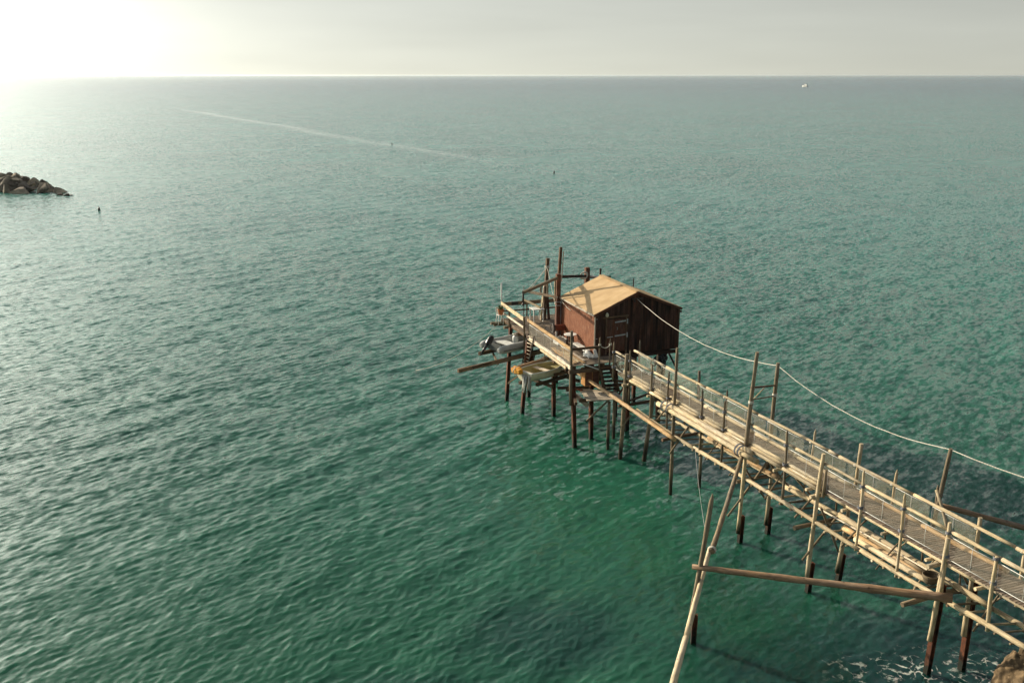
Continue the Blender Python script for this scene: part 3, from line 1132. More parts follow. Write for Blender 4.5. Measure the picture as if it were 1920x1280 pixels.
def net_panel(fr, s_, la, lb, z0, z1, mat, root, name='net_panel'):
    """a slightly slack sheet of netting between two posts"""
    mb_ = MB()
    n = max(2, int(abs(lb - la) / .3))
    side = rnd.choice((-1, 1))
    rows = []
    for iz in range(4):
        fz_ = iz / 3
        row = []
        for k in range(n + 1):
            f = k / n
            bulge = 0.035 * math.sin(math.pi * f) * math.sin(math.pi * fz_) * side
            row.append(fr(s_ + bulge, la + (lb - la) * f, z0 + (z1 - z0) * fz_ - 0.02 * math.sin(math.pi * f) * fz_))
        rows.append(row)
    base = len(mb_.v)
    for r_ in rows:
        mb_.v += [Vector(p) for p in r_]
    nc = n + 1
    W_ = abs(lb - la)
    for i in range(3):
        for j in range(n):
            q = (base + i * nc + j, base + i * nc + j + 1, base + (i + 1) * nc + j + 1, base + (i + 1) * nc + j)
            uv = tuple((W_ * jj / n, (z1 - z0) * ii / 3) for jj, ii in ((j, i), (j + 1, i), (j + 1, i + 1), (j, i + 1)))
            mb_._face(q, uv, True)
    o = mb_.build(name, mat, root)
    c = MB()
    c.tube([fr(s_, la, z1 - .005), fr(s_, (la + lb) / 2, z1 - .025), fr(s_, lb, z1 - .005)], 0.011, 6)
    c.tube([fr(s_, la, z0), fr(s_, lb, z0)], 0.010, 6)
    for f in (0.0, 0.5):
        ll = la + (lb - la) * f
        c.tube([fr(s_, ll, z0), fr(s_, ll, z1)], 0.008, 6)
    c.build('border_cord', white_steel, o)


ls = sorted([p[0] for p in left_posts] + [0.17, 4.7], reverse=True)
for a, b_ in zip(ls[:-1], ls[1:]):
    if a - b_ < 0.7 or b_ < -19:
        continue
    net_panel(W, -0.03, a - .05, b_ + .05, DZ + 0.10, 4.92, netl, walk)
rs_ = sorted(right_posts + [-4.7, -13.35], reverse=True)
for a, b_ in zip(rs_[:-1], rs_[1:]):
    if b_ < -15.6 or a - b_ < .4:
        continue
    net_panel(W, SR - 0.03, a - .05, b_ + .05, DZ + 0.04, 4.88, netm, walk)

# logs laid along both edges of the deck as a kerb
tl = [5.2, 4.25, 2.3, 0.85, -1.75, -3.5, -5.2, -7.45, -9.6]
for a, b_ in zip(tl[:-1], tl[1:]):
    for (s_, z, r) in ((0.02, DZ + .075, .075), (0.05, DZ + .205, .06), (-0.11, DZ + .0, .065)):
        e = rnd.uniform(.02, .12)
        MB().log(W(s_, a - e, z + rnd.uniform(-.01, .01)), W(s_, b_ + e, z + rnd.uniform(-.01, .01)), r, r * rnd.uniform(.85, 1), bend=.006).build('kerb_log', pale, walk)
for a, b_, r, mt in [(3.2, -.4, .07, pale), (-.5, -4.1, .075, pale), (-4.2, -6.6, .07, pale), (-6.7, -9.8, .075, pale), (-10.35, -13.1, .072, honey), (-13.2, -16.5, .075, honey)]:
    MB().log(W(1.0, a, DZ + .075), W(1.04, b_, DZ + .075), r, r * .9, bend=.008).build('kerb_log', mt, walk)
# rope lashings round the posts
for l in [6.0, 4.36, 2.28, .8, -1.9, -3.55, -7.54, -11.58, -13.43, -15.26, -17.0]:
    for z in (5.03, 4.28):
        MB().wrap(W(-0.06, l + .01, z), (0, 0, 1), 0.085, 0.012, 4).build('lashing', bluerope, walk)
for l in right_posts:
    MB().wrap(W(SR - .03, l, 4.95), (0, 0, 1), 0.085, 0.012, 3).build('lashing', rope_m, walk)

# struts between the deck and the trunks below it
for l in (2.0, -2.4, -4.2, -6.6, -8.4, -10.9, -12.6, -14.2, -16.6, -18.4):
    r_ = rnd.uniform(.026, .038)
    if rnd.random() < .75:
        MB().log(W(-.14, l, 2.55), W(1.15, l + rnd.uniform(-.2, .2), 3.95), r_, bend=.02, seg=8).build('strut', rnd.choice((greyw, pale)), walk)
    if rnd.random() < .6:
        MB().log(W(1.3, l + .1, 2.5), W(.0, l + .1 + rnd.uniform(-.2, .2), 3.95), r_, bend=.02, seg=8).build('strut', greyw, walk)
    MB().log(W(1.24, l + rnd.uniform(.6, 1.1), 2.7), W(1.2, l - .4, 3.95), r_, bend=.02, seg=8).build('strut', rnd.choice((greyw, pale)), walk)
    MB().log(W(1.27, l - .5, 2.5), W(1.24, l - .45, 4.05), .035, bend=.015, seg=8).build('strut', greyw, walk)

# ------------------------------------------------------------------ bundle of trunks hung outside the near rail
bun = thing('log_bundle', W(-0.30, -2.3, 4.0), 'bundle of three thick pale trunks lashed outside the near rail of the walkway', 'log beam')
for (s_, z, r, a, b_) in ((-0.24, 4.10, .11, .75, -5.75), (-0.42, 3.98, .105, 1.05, -5.95), (-0.25, 3.88, .10, .3, -6.1)):
    MB().log(W(s_, a, z), W(s_ + .02, b_, z - .02), r, r * .95, bend=.006, seg=12).build('log', pale, bun)
for l in (.55, .1, -5.1, -5.3):
    mb = MB()
    for k in range(3):
        mb.ring(W(-.32, l + k * .035, 3.99), W.l, .245, .013, 16, 5)
    mb.build('lashing', bluerope, bun)

# ------------------------------------------------------------------ trestles (pairs of legs) under the walkway


def trestle(lw, rw, ltop, rtop, steel, label, woodz, rl=.085, beam_z=2.62, beam=(-.55, 1.75), braces=()):
    pl, pr = cz(*lw, 0), cz(*rw, 0)
    root = thing('trestle', pl.lerp(pr, .5), label, 'trestle', 'trestles carrying the walkway')
    L0 = W.loc(pl)
    for p, top, name in ((pl, ltop, 'leg'), (pr, rtop, 'leg')):
        q = W(*top) if not isinstance(top, Vector) else top
        d = (q - p)
        bot = p + d * (woodz / q.z) if steel else p - d * (1.2 / q.z)
        MB().log(bot, q, rl, rl * .75, bend=.012, seg=12, step=.5, wob=.06).build(name, pale if steel else greyw, root)
        if steel:
            t_ = p + d * ((woodz + steel) / q.z) + W.s * .12
            MB().hbeam(p - d * (1.5 / q.z) + W.s * .12, t_, .17, W.s).build('steel_pile', rust, root)
    l_ = L0[1]
    if beam:
        MB().log(W(beam[0], l_ + .12, beam_z), W(beam[1], l_ + .2, beam_z + .03), .08, .07, bend=.02).build('cross_beam', brownw if l_ > -3 else greyw, root)
    MB().log(W(-.35, l_ - .1, DZ - .3), W(1.5, l_ - .1, DZ - .3), .075, bend=.01).build('cross_beam', pale, root)
    for a, b_ in braces:
        MB().log(W.cut_l(*a, l_ - .12), W.cut_l(*b_, l_ - .12), .045, .04, bend=.03).build('brace', greyw, root)
    return root


trestle((1732, 1262), (1797, 1256), (-.12, -15.3, 4.9), (1.2, -15.2, 4.15), 2.0, 'trestle nearest the shore with two tall rust red steel piles standing in the foam', 1.25,
        beam=(-.95, 1.6), beam_z=2.55, braces=(((1802, 1072), (1815, 1094)),))
trestle((1509.5, 1111), (1566, 1092), (-.1, -9.6, 5.45), (1.3, -9.6, 4.0), 0.75, 'trestle with crossed braces second from the shore', .45,
        beam=(-.75, 1.6), beam_z=2.6, braces=(((1504.4, 1049.7), (1587.5, 947)), ((1539, 951), (1572, 1034))))
trestle((1382, 1018), (1434, 1002), (-.2, -5.3, 3.95), (1.35, -5.0, 3.95), 0.75, 'trestle third from the shore holding the foot of the leaning pole', .45,
        beam=(-.3, 1.7), beam_z=2.6, braces=(((1364, 967.5), (1439, 864)), ((1397.5, 879), (1436, 935.6))))
trestle((1257, 927), (1311, 912), (-.1, .17, 6.72), (1.4, .2, 3.95), 0, 'dark footed trestle whose near leg rises high above the handrail', 0,
        beam=(-.65, 1.6), beam_z=2.6, braces=(((1256, 850), (1296, 794)),))
trestle((1162, 861), (1207, 863), (-.12, 4.6, 5.3), (1.1, 4.0, 3.95), 0, 'thick legged trestle where the walkway meets the hut landing', 0, rl=.11,
        beam=(-.4, 1.8), beam_z=2.7, braces=(((1168, 798), (1183.6, 778)),))

# ------------------------------------------------------------------ catwalk of two trunks and rungs below the deck
cat = thing('log_catwalk', W(.5, -8, 2.7), 'low catwalk of two pale trunks with rungs slung beneath the walkway', 'catwalk')
cl = [3.3, -1.7, -6.9, -11.8, -15.6, -18.6, -24]
cz_l = [2.84, 2.74, 2.84, 2.84, 2.92, 3.02, 3.1]
for i in range(len(cl) - 1):
    MB().log(W(-.08, cl[i] + .25, cz_l[i] - .0), W(-.1, cl[i + 1], cz_l[i + 1]), .085, .075, bend=.012).build('side_log', pale, cat)
cz_r = [2.6, 2.6, 2.72, 2.7, 2.66, 2.72, 2.8]
for i in range(len(cl) - 1):
    MB().log(W(1.2, cl[i] + .4, cz_r[i]), W(1.22, cl[i + 1], cz_r[i + 1]), .085, .075, bend=.012).build('side_log', pale, cat)
l = 2.9
while l > -23.5:
    zl = float(np.interp(-l, [-x for x in cl], cz_l)) + .02
    zr_ = float(np.interp(-l, [-x for x in cl], cz_r)) + .02
    MB().log(W(-.2 - rnd.uniform(0, .08), l, zl - .06), W(1.32 + rnd.uniform(0, .1), l + rnd.uniform(-.12, .12), zr_ - .06), rnd.uniform(.028, .048), bend=.02, seg=8).build('rung', greyw if rnd.random() < .6 else pale, cat)
    l -= rnd.uniform(.52, .72)

# loose poles stored on the catwalk
for nm, mt, pts, r, lab in [
    ('wooden_pole', pale, ((.18, -11.2, 2.93), (.22, -14.55, 2.98)), .105, 'thick pale pole lying at the near edge of the catwalk'),
    ('wooden_pole', honey, ((.44, -10.3, 2.90), (.40, -14.1, 2.93)), .10, 'honey coloured pole lying second from the near edge of the catwalk'),
    ('wooden_pole', pale, ((.68, -10.9, 2.89), (.63, -13.9, 2.90)), .085, 'shorter pale pole between the honey pole and the longest pole'),
    ('wooden_pole', pale, ((.98, -9.4, 2.90), (.86, -16.2, 2.93)), .10, 'longest pale trunk laid on the far half of the catwalk'),
    ('wooden_pole', planks, ((.42, -8.9, 3.06), (.72, -14.9, 3.02)), .032, 'very thin white pole lying across the other poles on the catwalk'),
    ('wooden_pole', honey, ((1.02, -.9, 2.86), (.98, -5.9, 2.93)), .10, 'stout pole with orange sawn end under the tall twin poles'),
    ('wooden_pole', pale, ((.70, -6.7, 2.92), (.98, -9.6, 2.9)), .09, 'short pale pole on the catwalk between the second and third trestles')]:
    tag(MB().log(W(*pts[0]), W(*pts[1]), r, r * .85, bend=.008, seg=12).build(nm, mt, None), lab, 'pole', 'poles stored on the catwalk')

# long orange trunk from the hut landing down to the fourth trestle
tag(MB().log(W.cut_s(1266, 824, -.32), W(-.75, 9.1, 3.35), .10, .085, bend=.006, seg=12).build('long_trunk', honey), 'long orange trunk sloping from under the hut landing to the catwalk', 'trunk')

# basket
bk = thing('basket', W(.30, -14.45, 2.98), 'round grey wicker basket on the catwalk near the shore end', 'basket')
MB().lathe(W(.30, -14.45, 2.9), (0, 0, 1), [(.13, 0), (.20, .08), (.245, .2), (.26, .30), (.24, .30), (.19, .12), (.05, .06)], 22).build('bowl', greyw, bk)
MB().ring(W(.30, -14.45, 3.2), (0, 0, 1), .25, .018, 22).build('rim', greyw, bk)

# ------------------------------------------------------------------ twin poles carrying the rope, rope posts and rope
gan = thing('rope_gantry', W(.5, -5.1, DZ), 'two tall poles joined by crossbars standing astride the walkway', 'pole frame')
gl_t = W.cut_s(1420, 660, -.1)
gl_b = W.cut_s(1398, 842, -.1)
gr_t = W.cut_s(1459, 680, SR + .08)
gr_b = W(SR + .08, -4.8, 2.9)
MB().log(gl_b, gl_t, .085, .07, bend=.006, seg=12).build('pole', greyw, gan)
MB().log(gr_b, gr_t, .085, .07, bend=.006, seg=12).build('pole', greyw, gan)


def onseg(p, q, z):
    return p.lerp(q, (z - p.z) / (q.z - p.z))


for za, zb, r, mt in ((W.loc(W.cut_s(1416, 728, -.1))[2], W.loc(W.cut_s(1455.6, 722.5, SR + .08))[2], .035, redw),
                      (W.loc(W.cut_s(1412.5, 750.6, -.1))[2], W.loc(W.cut_s(1455.6, 743, SR + .08))[2], .028, greyw)):
    a, b_ = onseg(gl_b, gl_t, za), onseg(gr_b, gr_t, zb)
    MB().log(a - (b_ - a) * .06, b_ + (b_ - a) * .06, r, bend=.01).build('crossbar', mt, gan)
a, b_ = onseg(gl_b, gl_t, 6.0), onseg(gl_b, gl_t, 6.65).lerp(onseg(gr_b, gr_t, 6.2), .5)
MB().log(a - (b_ - a) * .1, b_, .022, bend=.01).build('brace', pale, gan)
MB().wrap(onseg(gl_b, gl_t, 5.98), (0, 0, 1), .09, .014, 4).build('lashing', rope_m, gan)
MB().wrap(onseg(gr_b, gr_t, 6.0), (0, 0, 1), .09, .014, 4).build('lashing', rope_m, gan)

rp_t = W.cut_s(1783, 841, SR + .12)
rp_b = W(SR + .1, -13.3, 3.3)
rp = thing('rope_post', rp_b, 'tall leaning post on the far side of the walkway holding up the white rope', 'post')
MB().log(rp_b, rp_t, .075, .062, bend=.01, seg=12).build('pole', greyw, rp)
p0 = W.cut_s(1756, 918, SR + .05)
MB().log(p0 + (W.cut_s(1776, 990, SR - .1) - p0) * 1.15, p0, .06, .05, bend=.02).build('brace', pale, rp)
MB().log(W.cut_s(1752, 978, SR + .1) + Vector((0, 0, -.5)), W.cut_s(1758, 916, SR + .1), .05, .045, tip=True).build('stake', greyw, rp)

rope_a = HT(2.29, -.06, 7.0)
g1 = onseg(gl_b, gl_t, 7.62) + Vector((.0, .10, 0))
g2 = gr_t + Vector((0, .02, -.12))
e1 = rp_t - Vector((0, 0, .03))
out_ = W(1.6, -20.5, W.loc(W.cut_s(1920, 868, 1.4))[2] + .25)
pts = sag(rope_a, g2, .62, 18, .012)[:-1] + sag(g2, e1, .5, 16, .008)[:-1] + sag(e1, out_, .22, 8)
tag(MB().tube(pts, .0135, 7).build('rope', rope_m), 'long white rope sagging from the hut gable over the tall poles', 'rope')
# rusty pole beyond the far rail
pa = W.cut_s(1764, 947, 1.55)
pb = cz(1920, 988.5, 3.9)
tag(MB().log(pa, pa + (pb - pa) * 2.0, .085, .09, bend=.004, seg=12, wob=.03).build('boom_pole', tanw), 'rusty brown boom pole stretching out beyond the far rail', 'pole')

# ------------------------------------------------------------------ outrigger on the near side: leaning pole, stake and cross pole
P0 = cz(1298, 1205, 0)
st_top = Vector((0, 0, EYE)) + ray(1334, 938) * ((P0.y + .25) / ray(1334, 938).y)
stake = thing('mooring_stake', P0, 'short stake on a rusty pile standing in the water left of the walkway', 'stake')
MB().hbeam(P0 - Vector((0, 0, 1.5)), P0 + Vector((.04, .0, 1.05)), .17, (1, 0, 0)).build('steel_pile', rust, stake)
MB().log(P0 + Vector((-.12, -.12, .9)), st_top, .085, .075, bend=.006, seg=12, tip=True).build('stake_pole', greyw, stake)
xc = P0.lerp(st_top, 2.72 / st_top.z) + Vector((0, -.15, 0))
hp_r = W.cut_s(1786, 1121, -.22)
dirc = (hp_r - xc).normalized()
tag(MB().log(xc - dirc * .36, hp_r, .085, .135, bend=.006, seg=14).build('cross_pole', tanw), 'long brown horizontal pole from the stake to the trestle nearest the shore', 'pole')
lp0 = W.cut_s(1392, 852, -.3)
lp1 = xc + Vector((.16, -.14, 0))
lean = thing('leaning_pole', lp1, 'long pale leaning pole of two lashed lengths dipping down to the bottom edge', 'pole')
mid_ = Vector((0, 0, EYE)) + ray(1334, 1034) * ((lp1.y + (lp0.y - lp1.y) * .16) / ray(1334, 1034).y)
MB().log(lp0, mid_, .075, .095, bend=.006, seg=12).build('pole_length', greyw, lean)
endp = cz(1262, 1280, 1.1)
mid2 = mid_ + (lp0 - mid_).normalized() * .25 + Vector((-.09, 0, -.03))
mid3 = Vector((0, 0, EYE)) + ray(1286, 1195) * ((mid2.y + (endp.y - mid2.y) * .62) / ray(1286, 1195).y)
MB().log(mid2, mid3, .07, .095, bend=.01, seg=12).tube([mid3, mid3.lerp(endp, .5), endp, endp + (endp - mid3) * .8], [.095, .10, .11, .12], 12, True, .05).build('pole_length', pale, lean)
MB().wrap(mid_ + (lp0 - mid_).normalized() * .12, lp0 - mid_, .12, .014, 4).build('lashing', rope_m, lean)
tag(MB().tube(sag(W(-.15, -1.7, 2.7), P0.lerp(st_top, .75), .25, 12), .008, 5).build('mooring_cable', galv), 'thin grey cable sagging from the catwalk to the stake', 'cable')
# ------------------------------------------------------------------ the hut
HW, HL_, HF, HE, HR, HM = 4.70, 4.30, 4.22, 6.40, 7.37, 2.28   # width, length, floor, eaves, ridge, ridge offset
hut = thing('fishing_hut', HT(HW / 2, HL_ / 2, HF), 'red brown timber fishing hut with a tan felt gable roof on the pier head', 'hut')
DOOR = (0.62, 1.70, HF + .10, 6.08)


def plank_wall(mb, along, z0, ztop, n0, n1, normal, pitch=.145, hole=None):
    """upright boards; along(x) gives a point at z=0, ztop(x) the upper edge"""
    n = int((n1 - n0) / pitch)
    pt_ = (n1 - n0) / n
    for i in range(n):
        x0, x1 = n0 + i * pt_ + .004, n0 + (i + 1) * pt_ - .004
        t_ = .022 + rnd.uniform(0, .010)
        segs = [(z0 - rnd.uniform(0, .05), None)]
        if hole and x1 > hole[0] + .01 and x0 < hole[1] - .01:
            segs = [(z0 - .02, hole[2]), (hole[3], None)]
        for za, zb in segs:
            ta = ztop(x0) if zb is None else zb
            tb = ztop(x1) if zb is None else zb
            v0 = rnd.uniform(0, 50)
            u0 = rnd.uniform(0, 50)
            A = [along(x0) + Vector((0, 0, za)), along(x1) + Vector((0, 0, za)), along(x1) + Vector((0, 0, tb)), along(x0) + Vector((0, 0, ta))]
            uv = [(u0, v0), (u0, v0 + pt_), (u0 + tb - za, v0 + pt_), (u0 + ta - za, v0)]
            mb.prism(A, normal * t_, uv)


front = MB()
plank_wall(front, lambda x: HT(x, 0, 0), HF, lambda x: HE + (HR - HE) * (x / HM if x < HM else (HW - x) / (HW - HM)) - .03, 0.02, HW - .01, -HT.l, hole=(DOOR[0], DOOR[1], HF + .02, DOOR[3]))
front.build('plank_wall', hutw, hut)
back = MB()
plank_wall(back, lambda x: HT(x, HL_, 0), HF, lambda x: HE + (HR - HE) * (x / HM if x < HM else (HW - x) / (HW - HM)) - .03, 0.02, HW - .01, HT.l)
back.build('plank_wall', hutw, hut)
side = MB()
plank_wall(side, lambda x: HT(HW, x, 0), HF, lambda x: HE - .04, 0.0, HL_, HT.s)
side.build('plank_wall', redw, hut)
mb = MB()
for i in range(4):
    a, b_ = i * HL_ / 4 + .004, (i + 1) * HL_ / 4 - .004
    mb.prism([HT(0, a, HF), HT(0, b_, HF), HT(0, b_, HE - .04), HT(0, a, HE - .04)], HT.s * -(.018 + .004 * (i % 2)), [(a, 0), (b_, 0), (b_, 2.2), (a, 2.2)])
mb.build('panel_wall', redwall, hut, label='peeling red painted panel wall')
MB().bar(HT(-.035, -.035, HF - .05), HT(-.035, -.035, HE - .08), .06, .06).build('corner_post', planks, hut)
MB().bar(HT(HW + .045, -.03, HF - .05), HT(HW + .045, -.03, HE - .1), .06, .06).build('corner_post', brownw, hut)
MB().bar(HT(-.04, HL_ + .04, HF - .05), HT(-.04, HL_ + .04, HE - .08), .06, .06).build('corner_post', redw, hut)
# roof: two felt covered slabs with a small overhang
OV, TH_ = .12, .045
for sgn, s_edge, run in ((-1, -.13, HM), (1, HW + .14, HW - HM)):
    sl = (HR - HE) / run
    ze = HE - (abs(s_edge) if sgn < 0 else s_edge - HW) * sl
    nx, ny = 8, 8
    rows = []
    A0, A1 = HT(s_edge, -OV, ze), HT(s_edge, HL_ + OV, ze)
    R0, R1 = HT(HM, -OV, HR), HT(HM, HL_ + OV, HR)
    mb = MB()
    up_ = Vector((0, 0, TH_))
    P = [[A0.lerp(A1, j / nx).lerp(R0.lerp(R1, j / nx), i / ny) + up_ + Vector((0, 0, rnd.uniform(-.006, .006))) for j in range(nx + 1)] for i in range(ny + 1)]
    base = len(mb.v)
    LW = (R0 - A0).length
    for r_ in P:
        mb.v += r_
    for i in range(ny):
        for j in range(nx):
            q = (base + i * (nx + 1) + j, base + i * (nx + 1) + j + 1, base + (i + 1) * (nx + 1) + j + 1, base + (i + 1) * (nx + 1) + j)
            uv = tuple((jj / nx * (HL_ + 2 * OV), ii / ny * LW) for jj, ii in ((j, i), (j + 1, i), (j + 1, i + 1), (j, i + 1)))
            mb._face(q, uv, True)
    mb.prism([A0, A1, R1, R0], Vector((0, 0, TH_ - .012)), [(0, 0), (4.5, 0), (4.5, LW), (0, LW)])
    rf = mb.build('roof_slope', felt, hut)
    for ll in (-OV - .016, HL_ + OV + .016):
        MB().bar(HT(s_edge, ll, ze - .03), HT(HM, ll, HR - .03), .03, .12).build('barge_board', redw, rf)
    MB().bar(HT(s_edge + sgn * .016, -OV, ze - .01), HT(s_edge + sgn * .016, HL_ + OV, ze - .01), .03, .09).build('eaves_board', redw if sgn > 0 else planks, rf)
    if sgn > 0:
        MB().bar(HT(s_edge - .05, -OV - .05, ze - .16), HT(s_edge - .05, HL_ + .1, ze - .16), .05, .10).build('eaves_board', brownw, rf)
MB().bar(HT(HM, -OV, HR + .055), HT(HM, HL_ + OV, HR + .055), .26, .014).build('ridge_cap', felt, hut)
# door: two leaves of dark boards, frame, strap hinges, bolt
door = MB()
for i in range(7):
    a = DOOR[0] + .03 + i * (DOOR[1] - DOOR[0] - .06) / 7
    door.bar(HT(a + .07, -.012, DOOR[2]), HT(a + .07, -.012, DOOR[3] - .04), .142, .024, up=HT.l)
dr = door.build('door', redw, hut)
fr_ = MB()
fr_.bar(HT(DOOR[0] - .02, -.04, HF), HT(DOOR[0] - .02, -.04, DOOR[3] + .03), .07, .05, up=HT.l)
fr_.bar(HT(DOOR[1] + .03, -.04, HF), HT(DOOR[1] + .03, -.04, DOOR[3] + .03), .09, .05, up=HT.l)
fr_.bar(HT(DOOR[0] - .22, -.05, DOOR[3] + .07), HT(DOOR[1] + .12, -.05, DOOR[3] + .10), .05, .09)
fr_.build('door_frame', brownw, dr)
for z in (5.9, 5.18):
    MB().bar(HT(DOOR[1] - .62, -.045, z - .02), HT(DOOR[1] + .08, -.045, z + .03), .012, .07).bar(HT(DOOR[1] + .06, -.075, z - .13), HT(DOOR[1] + .06, -.075, z + .13), .06, .014, up=HT.l).build('hinge', galv, dr)
MB().bar(HT(DOOR[0] - .05, -.05, 5.12), HT(DOOR[0] + .35, -.05, 5.14), .014, .04).build('bolt', galv, dr)
MB().tube([HT(1.2, -.03, 5.62), HT(1.2, -.08, 5.6), HT(1.2, -.08, 5.5), HT(1.2, -.03, 5.48)], .012, 6).build('handle', galv, dr)
lampm = MB().lathe(HT(.6, -.1, 6.31), (0, 0, 1), [(.02, -.11), (.075, -.07), (.085, 0), (.065, .07), (.03, .11)], 14)
la = lampm.build('lamp', cream, hut)
MB().bar(HT(.6, -.02, 6.38), HT(.6, -.12, 6.43), .04, .03).build('lamp_bracket', galv, la)
# small iron fittings where the rope is tied under the gable
MB().bar(HT(2.0, -.06, 7.02), HT(2.6, -.06, 7.02), .04, .07).tube([HT(2.12, -.08, 7.0), HT(2.12, -.14, 6.86)], .03, 6).tube([HT(2.5, -.08, 7.03), HT(2.5, -.16, 6.95)], .03, 6).build('rope_cleat', iron, hut)
MB().bar(HT(.02, -.045, 6.12), HT(.1, -.045, 6.12), .02, .03).bar(HT(.02, -.045, 5.1), HT(.1, -.045, 5.1), .02, .03).build('bracket', galv, hut)
# floor frame under the hut
mb = MB()
for l_ in (.08, 1.45, 2.85, HL_ - .08):
    mb.bar(HT(-.1, l_, HF - .21), HT(HW + .12, l_, HF - .21), .13, .18)
mb.build('floor_joist', darkw, hut)
MB().prism([HT(0, 0, HF - .06), HT(HW, 0, HF - .06), HT(HW, HL_, HF - .06), HT(0, HL_, HF - .06)], Vector((0, 0, .05))).build('floor', darkw, hut)

# ------------------------------------------------------------------ the platform the hut stands on
PZ = 4.16
plat = thing('hut_platform', HT(0, 3, PZ), 'weathered plank platform on steel piles round the red hut', 'platform')
mb = MB()
board_deck(mb, HT, -1.72, -.06, 0.02, 9.42, PZ, pitch=.13)
board_deck(mb, HT, -1.72, 1.75, -1.18, -.03, PZ, pitch=.13, ragged=.05)
board_deck(mb, HT, -.02, 4.75, 4.45, 9.42, PZ, pitch=.13)
mb.build('deck', deckb, plat)
for s_ in (-1.66, -.85, -.02):
    MB().bar(HT(s_, -1.15, PZ - .12), HT(s_, 9.5, PZ - .12), .12, .16).build('bearer', brownw, plat)
for s_ in (1.2, 2.6, 4.5):
    MB().bar(HT(s_, 4.4, PZ - .12), HT(s_, 9.4, PZ - .12), .12, .16).build('bearer', darkw, plat)
for l_ in (-1.16, .9, 4.2, 6.7, 9.3):
    MB().bar(HT(-1.9 if l_ < 9 else -2.3, l_, PZ - .30), HT(4.8 if l_ > 0 else 1.9, l_, PZ - .30), .15, .18).build('crossbeam', brownw, plat)
MB().log(HT(-2.55, 9.05, PZ - .16), HT(-1.2, 9.15, PZ - .2), .09, bend=.01).build('crossbeam', greyw, plat)
MB().log(HT(-2.05, 8.2, PZ - .25), HT(-1.1, 8.3, PZ - .28), .09, bend=.01).build('crossbeam', greyw, plat)
# piles
for (px_, py_), top in [((1077, 838), (-1.62, -1.0, 4.0)), ((1108, 822), (-.3, -.3, 3.95)), ((1038, 778), (-.75, 3.7, 3.95)), ((979, 775), (-1.85, 4.75, 4.0)),
                        ((950, 750), (-1.8, 7.7, 4.0)), ((991, 743), (-.6, 7.4, 3.95)), ((1233, 789), (4.0, .6, 3.95))]:
    p = cz(px_, py_, 0)
    q = HT(*top)
    MB().hbeam(p - (q - p) * .3, q, .19, HT.s).build('pile', rust, plat)
for s_, l_ in ((4.35, 4.1), (2.2, 2.0), (4.3, 8.6), (1.5, 8.8), (1.9, -.1)):
    MB().hbeam(HT(s_, l_, -1.5), HT(s_, l_, 3.95), .18, HT.s).build('pile', rust, plat)
MB().log(HT(4.36, .55, 4.0), HT(4.3, .7, 2.4), .1, bend=.01).build('prop', darkw, plat)
MB().bar(HT(4.45, .6, 4.0), HT(5.15, .6, 2.75), .08, .08).build('brace', darkw, plat)
MB().bar(HT(4.3, .62, 2.0), HT(2.2, 2.0, 3.8), .09, .09).build('brace', darkw, plat)
MB().bar(HT.cut_l(953, 718, 6.2), HT.cut_l(1022, 668, 3.6), .085, .085).build('brace', greyw, plat)
MB().bar(HT.cut_l(1022, 668, 3.5), HT.cut_l(1052, 690, 3.5), .08, .08).build('brace', brownw, plat)
MB().bar(HT.cut_l(1100, 789, -.7), HT.cut_l(1142, 749, -1.2), .085, .085).build('brace', greyw, plat)
MB().bar(HT(-1.8, 1.0, 3.1), HT(1.2, 1.6, 3.1), .11, .12).build('tie_beam', brownw, plat)
MB().bar(HT(-1.5, -1.0, 3.0), HT(-.3, 3.6, 2.95), .10, .12).build('tie_beam', brownw, plat)
MB().bar(HT(-1.75, 4.4, 2.6), HT(-.5, 7.2, 2.6), .10, .12).build('tie_beam', brownw, plat)
# posts of the near side rail
for l_, z0, z1, r, mt, sq in [(-1.16, 2.13, 5.95, .075, greyw, 0), (-1.02, 2.5, 5.0, .045, greyw, 0), (2.45, 3.2, 5.38, .03, greyw, 0), (4.72, 2.1, 5.14, .055, greyw, 1), (5.52, .9, 5.14, .05, greyw, 1), (8.0, 3.7, 5.08, .06, greyw, 1)]:
    if sq:
        MB().bar(HT(-1.78, l_, z0), HT(-1.78, l_, z1), r * 2, r * 1.8).build('rail_post', mt, plat)
    else:
        MB().log(HT(-1.78, l_, z0), HT(-1.78, l_, z1), r, r * .9, step=.4, bend=.01).build('rail_post', mt, plat)
# near side rails
MB().bar(HT(-1.80, -1.2, 5.02), HT(-1.80, 4.95, 5.10), .06, .16, up=(0, 0, 1)).build('side_rail', honey, plat)
MB().bar(HT(-1.70, -1.1, 4.93), HT(-1.70, 4.7, 4.98), .05, .10).build('side_rail', honey, plat)
MB().bar(HT(-1.84, 5.5, 5.02), HT(-1.86, 9.2, 5.12), .045, .22).build('side_rail', pale, plat)
MB().bar(HT(-1.84, 5.5, 4.55), HT(-1.86, 9.5, 4.62), .045, .11).build('side_rail', planks, plat)
MB().bar(HT(-1.86, -1.25, 4.10), HT(-1.86, 4.75, 4.14), .05, .20).build('toe_board', planks, plat)
MB().bar(HT(-1.95, -.9, 4.02), HT(-1.95, 2.6, 4.06), .05, .14).build('toe_board', pale, plat)
for a, b_ in ((4.66, 2.45), (2.45, .6), (.6, -1.1)):
    net_panel(HT, -1.82, a - .03, b_ + .03, PZ + .06, 4.92, netl, plat)
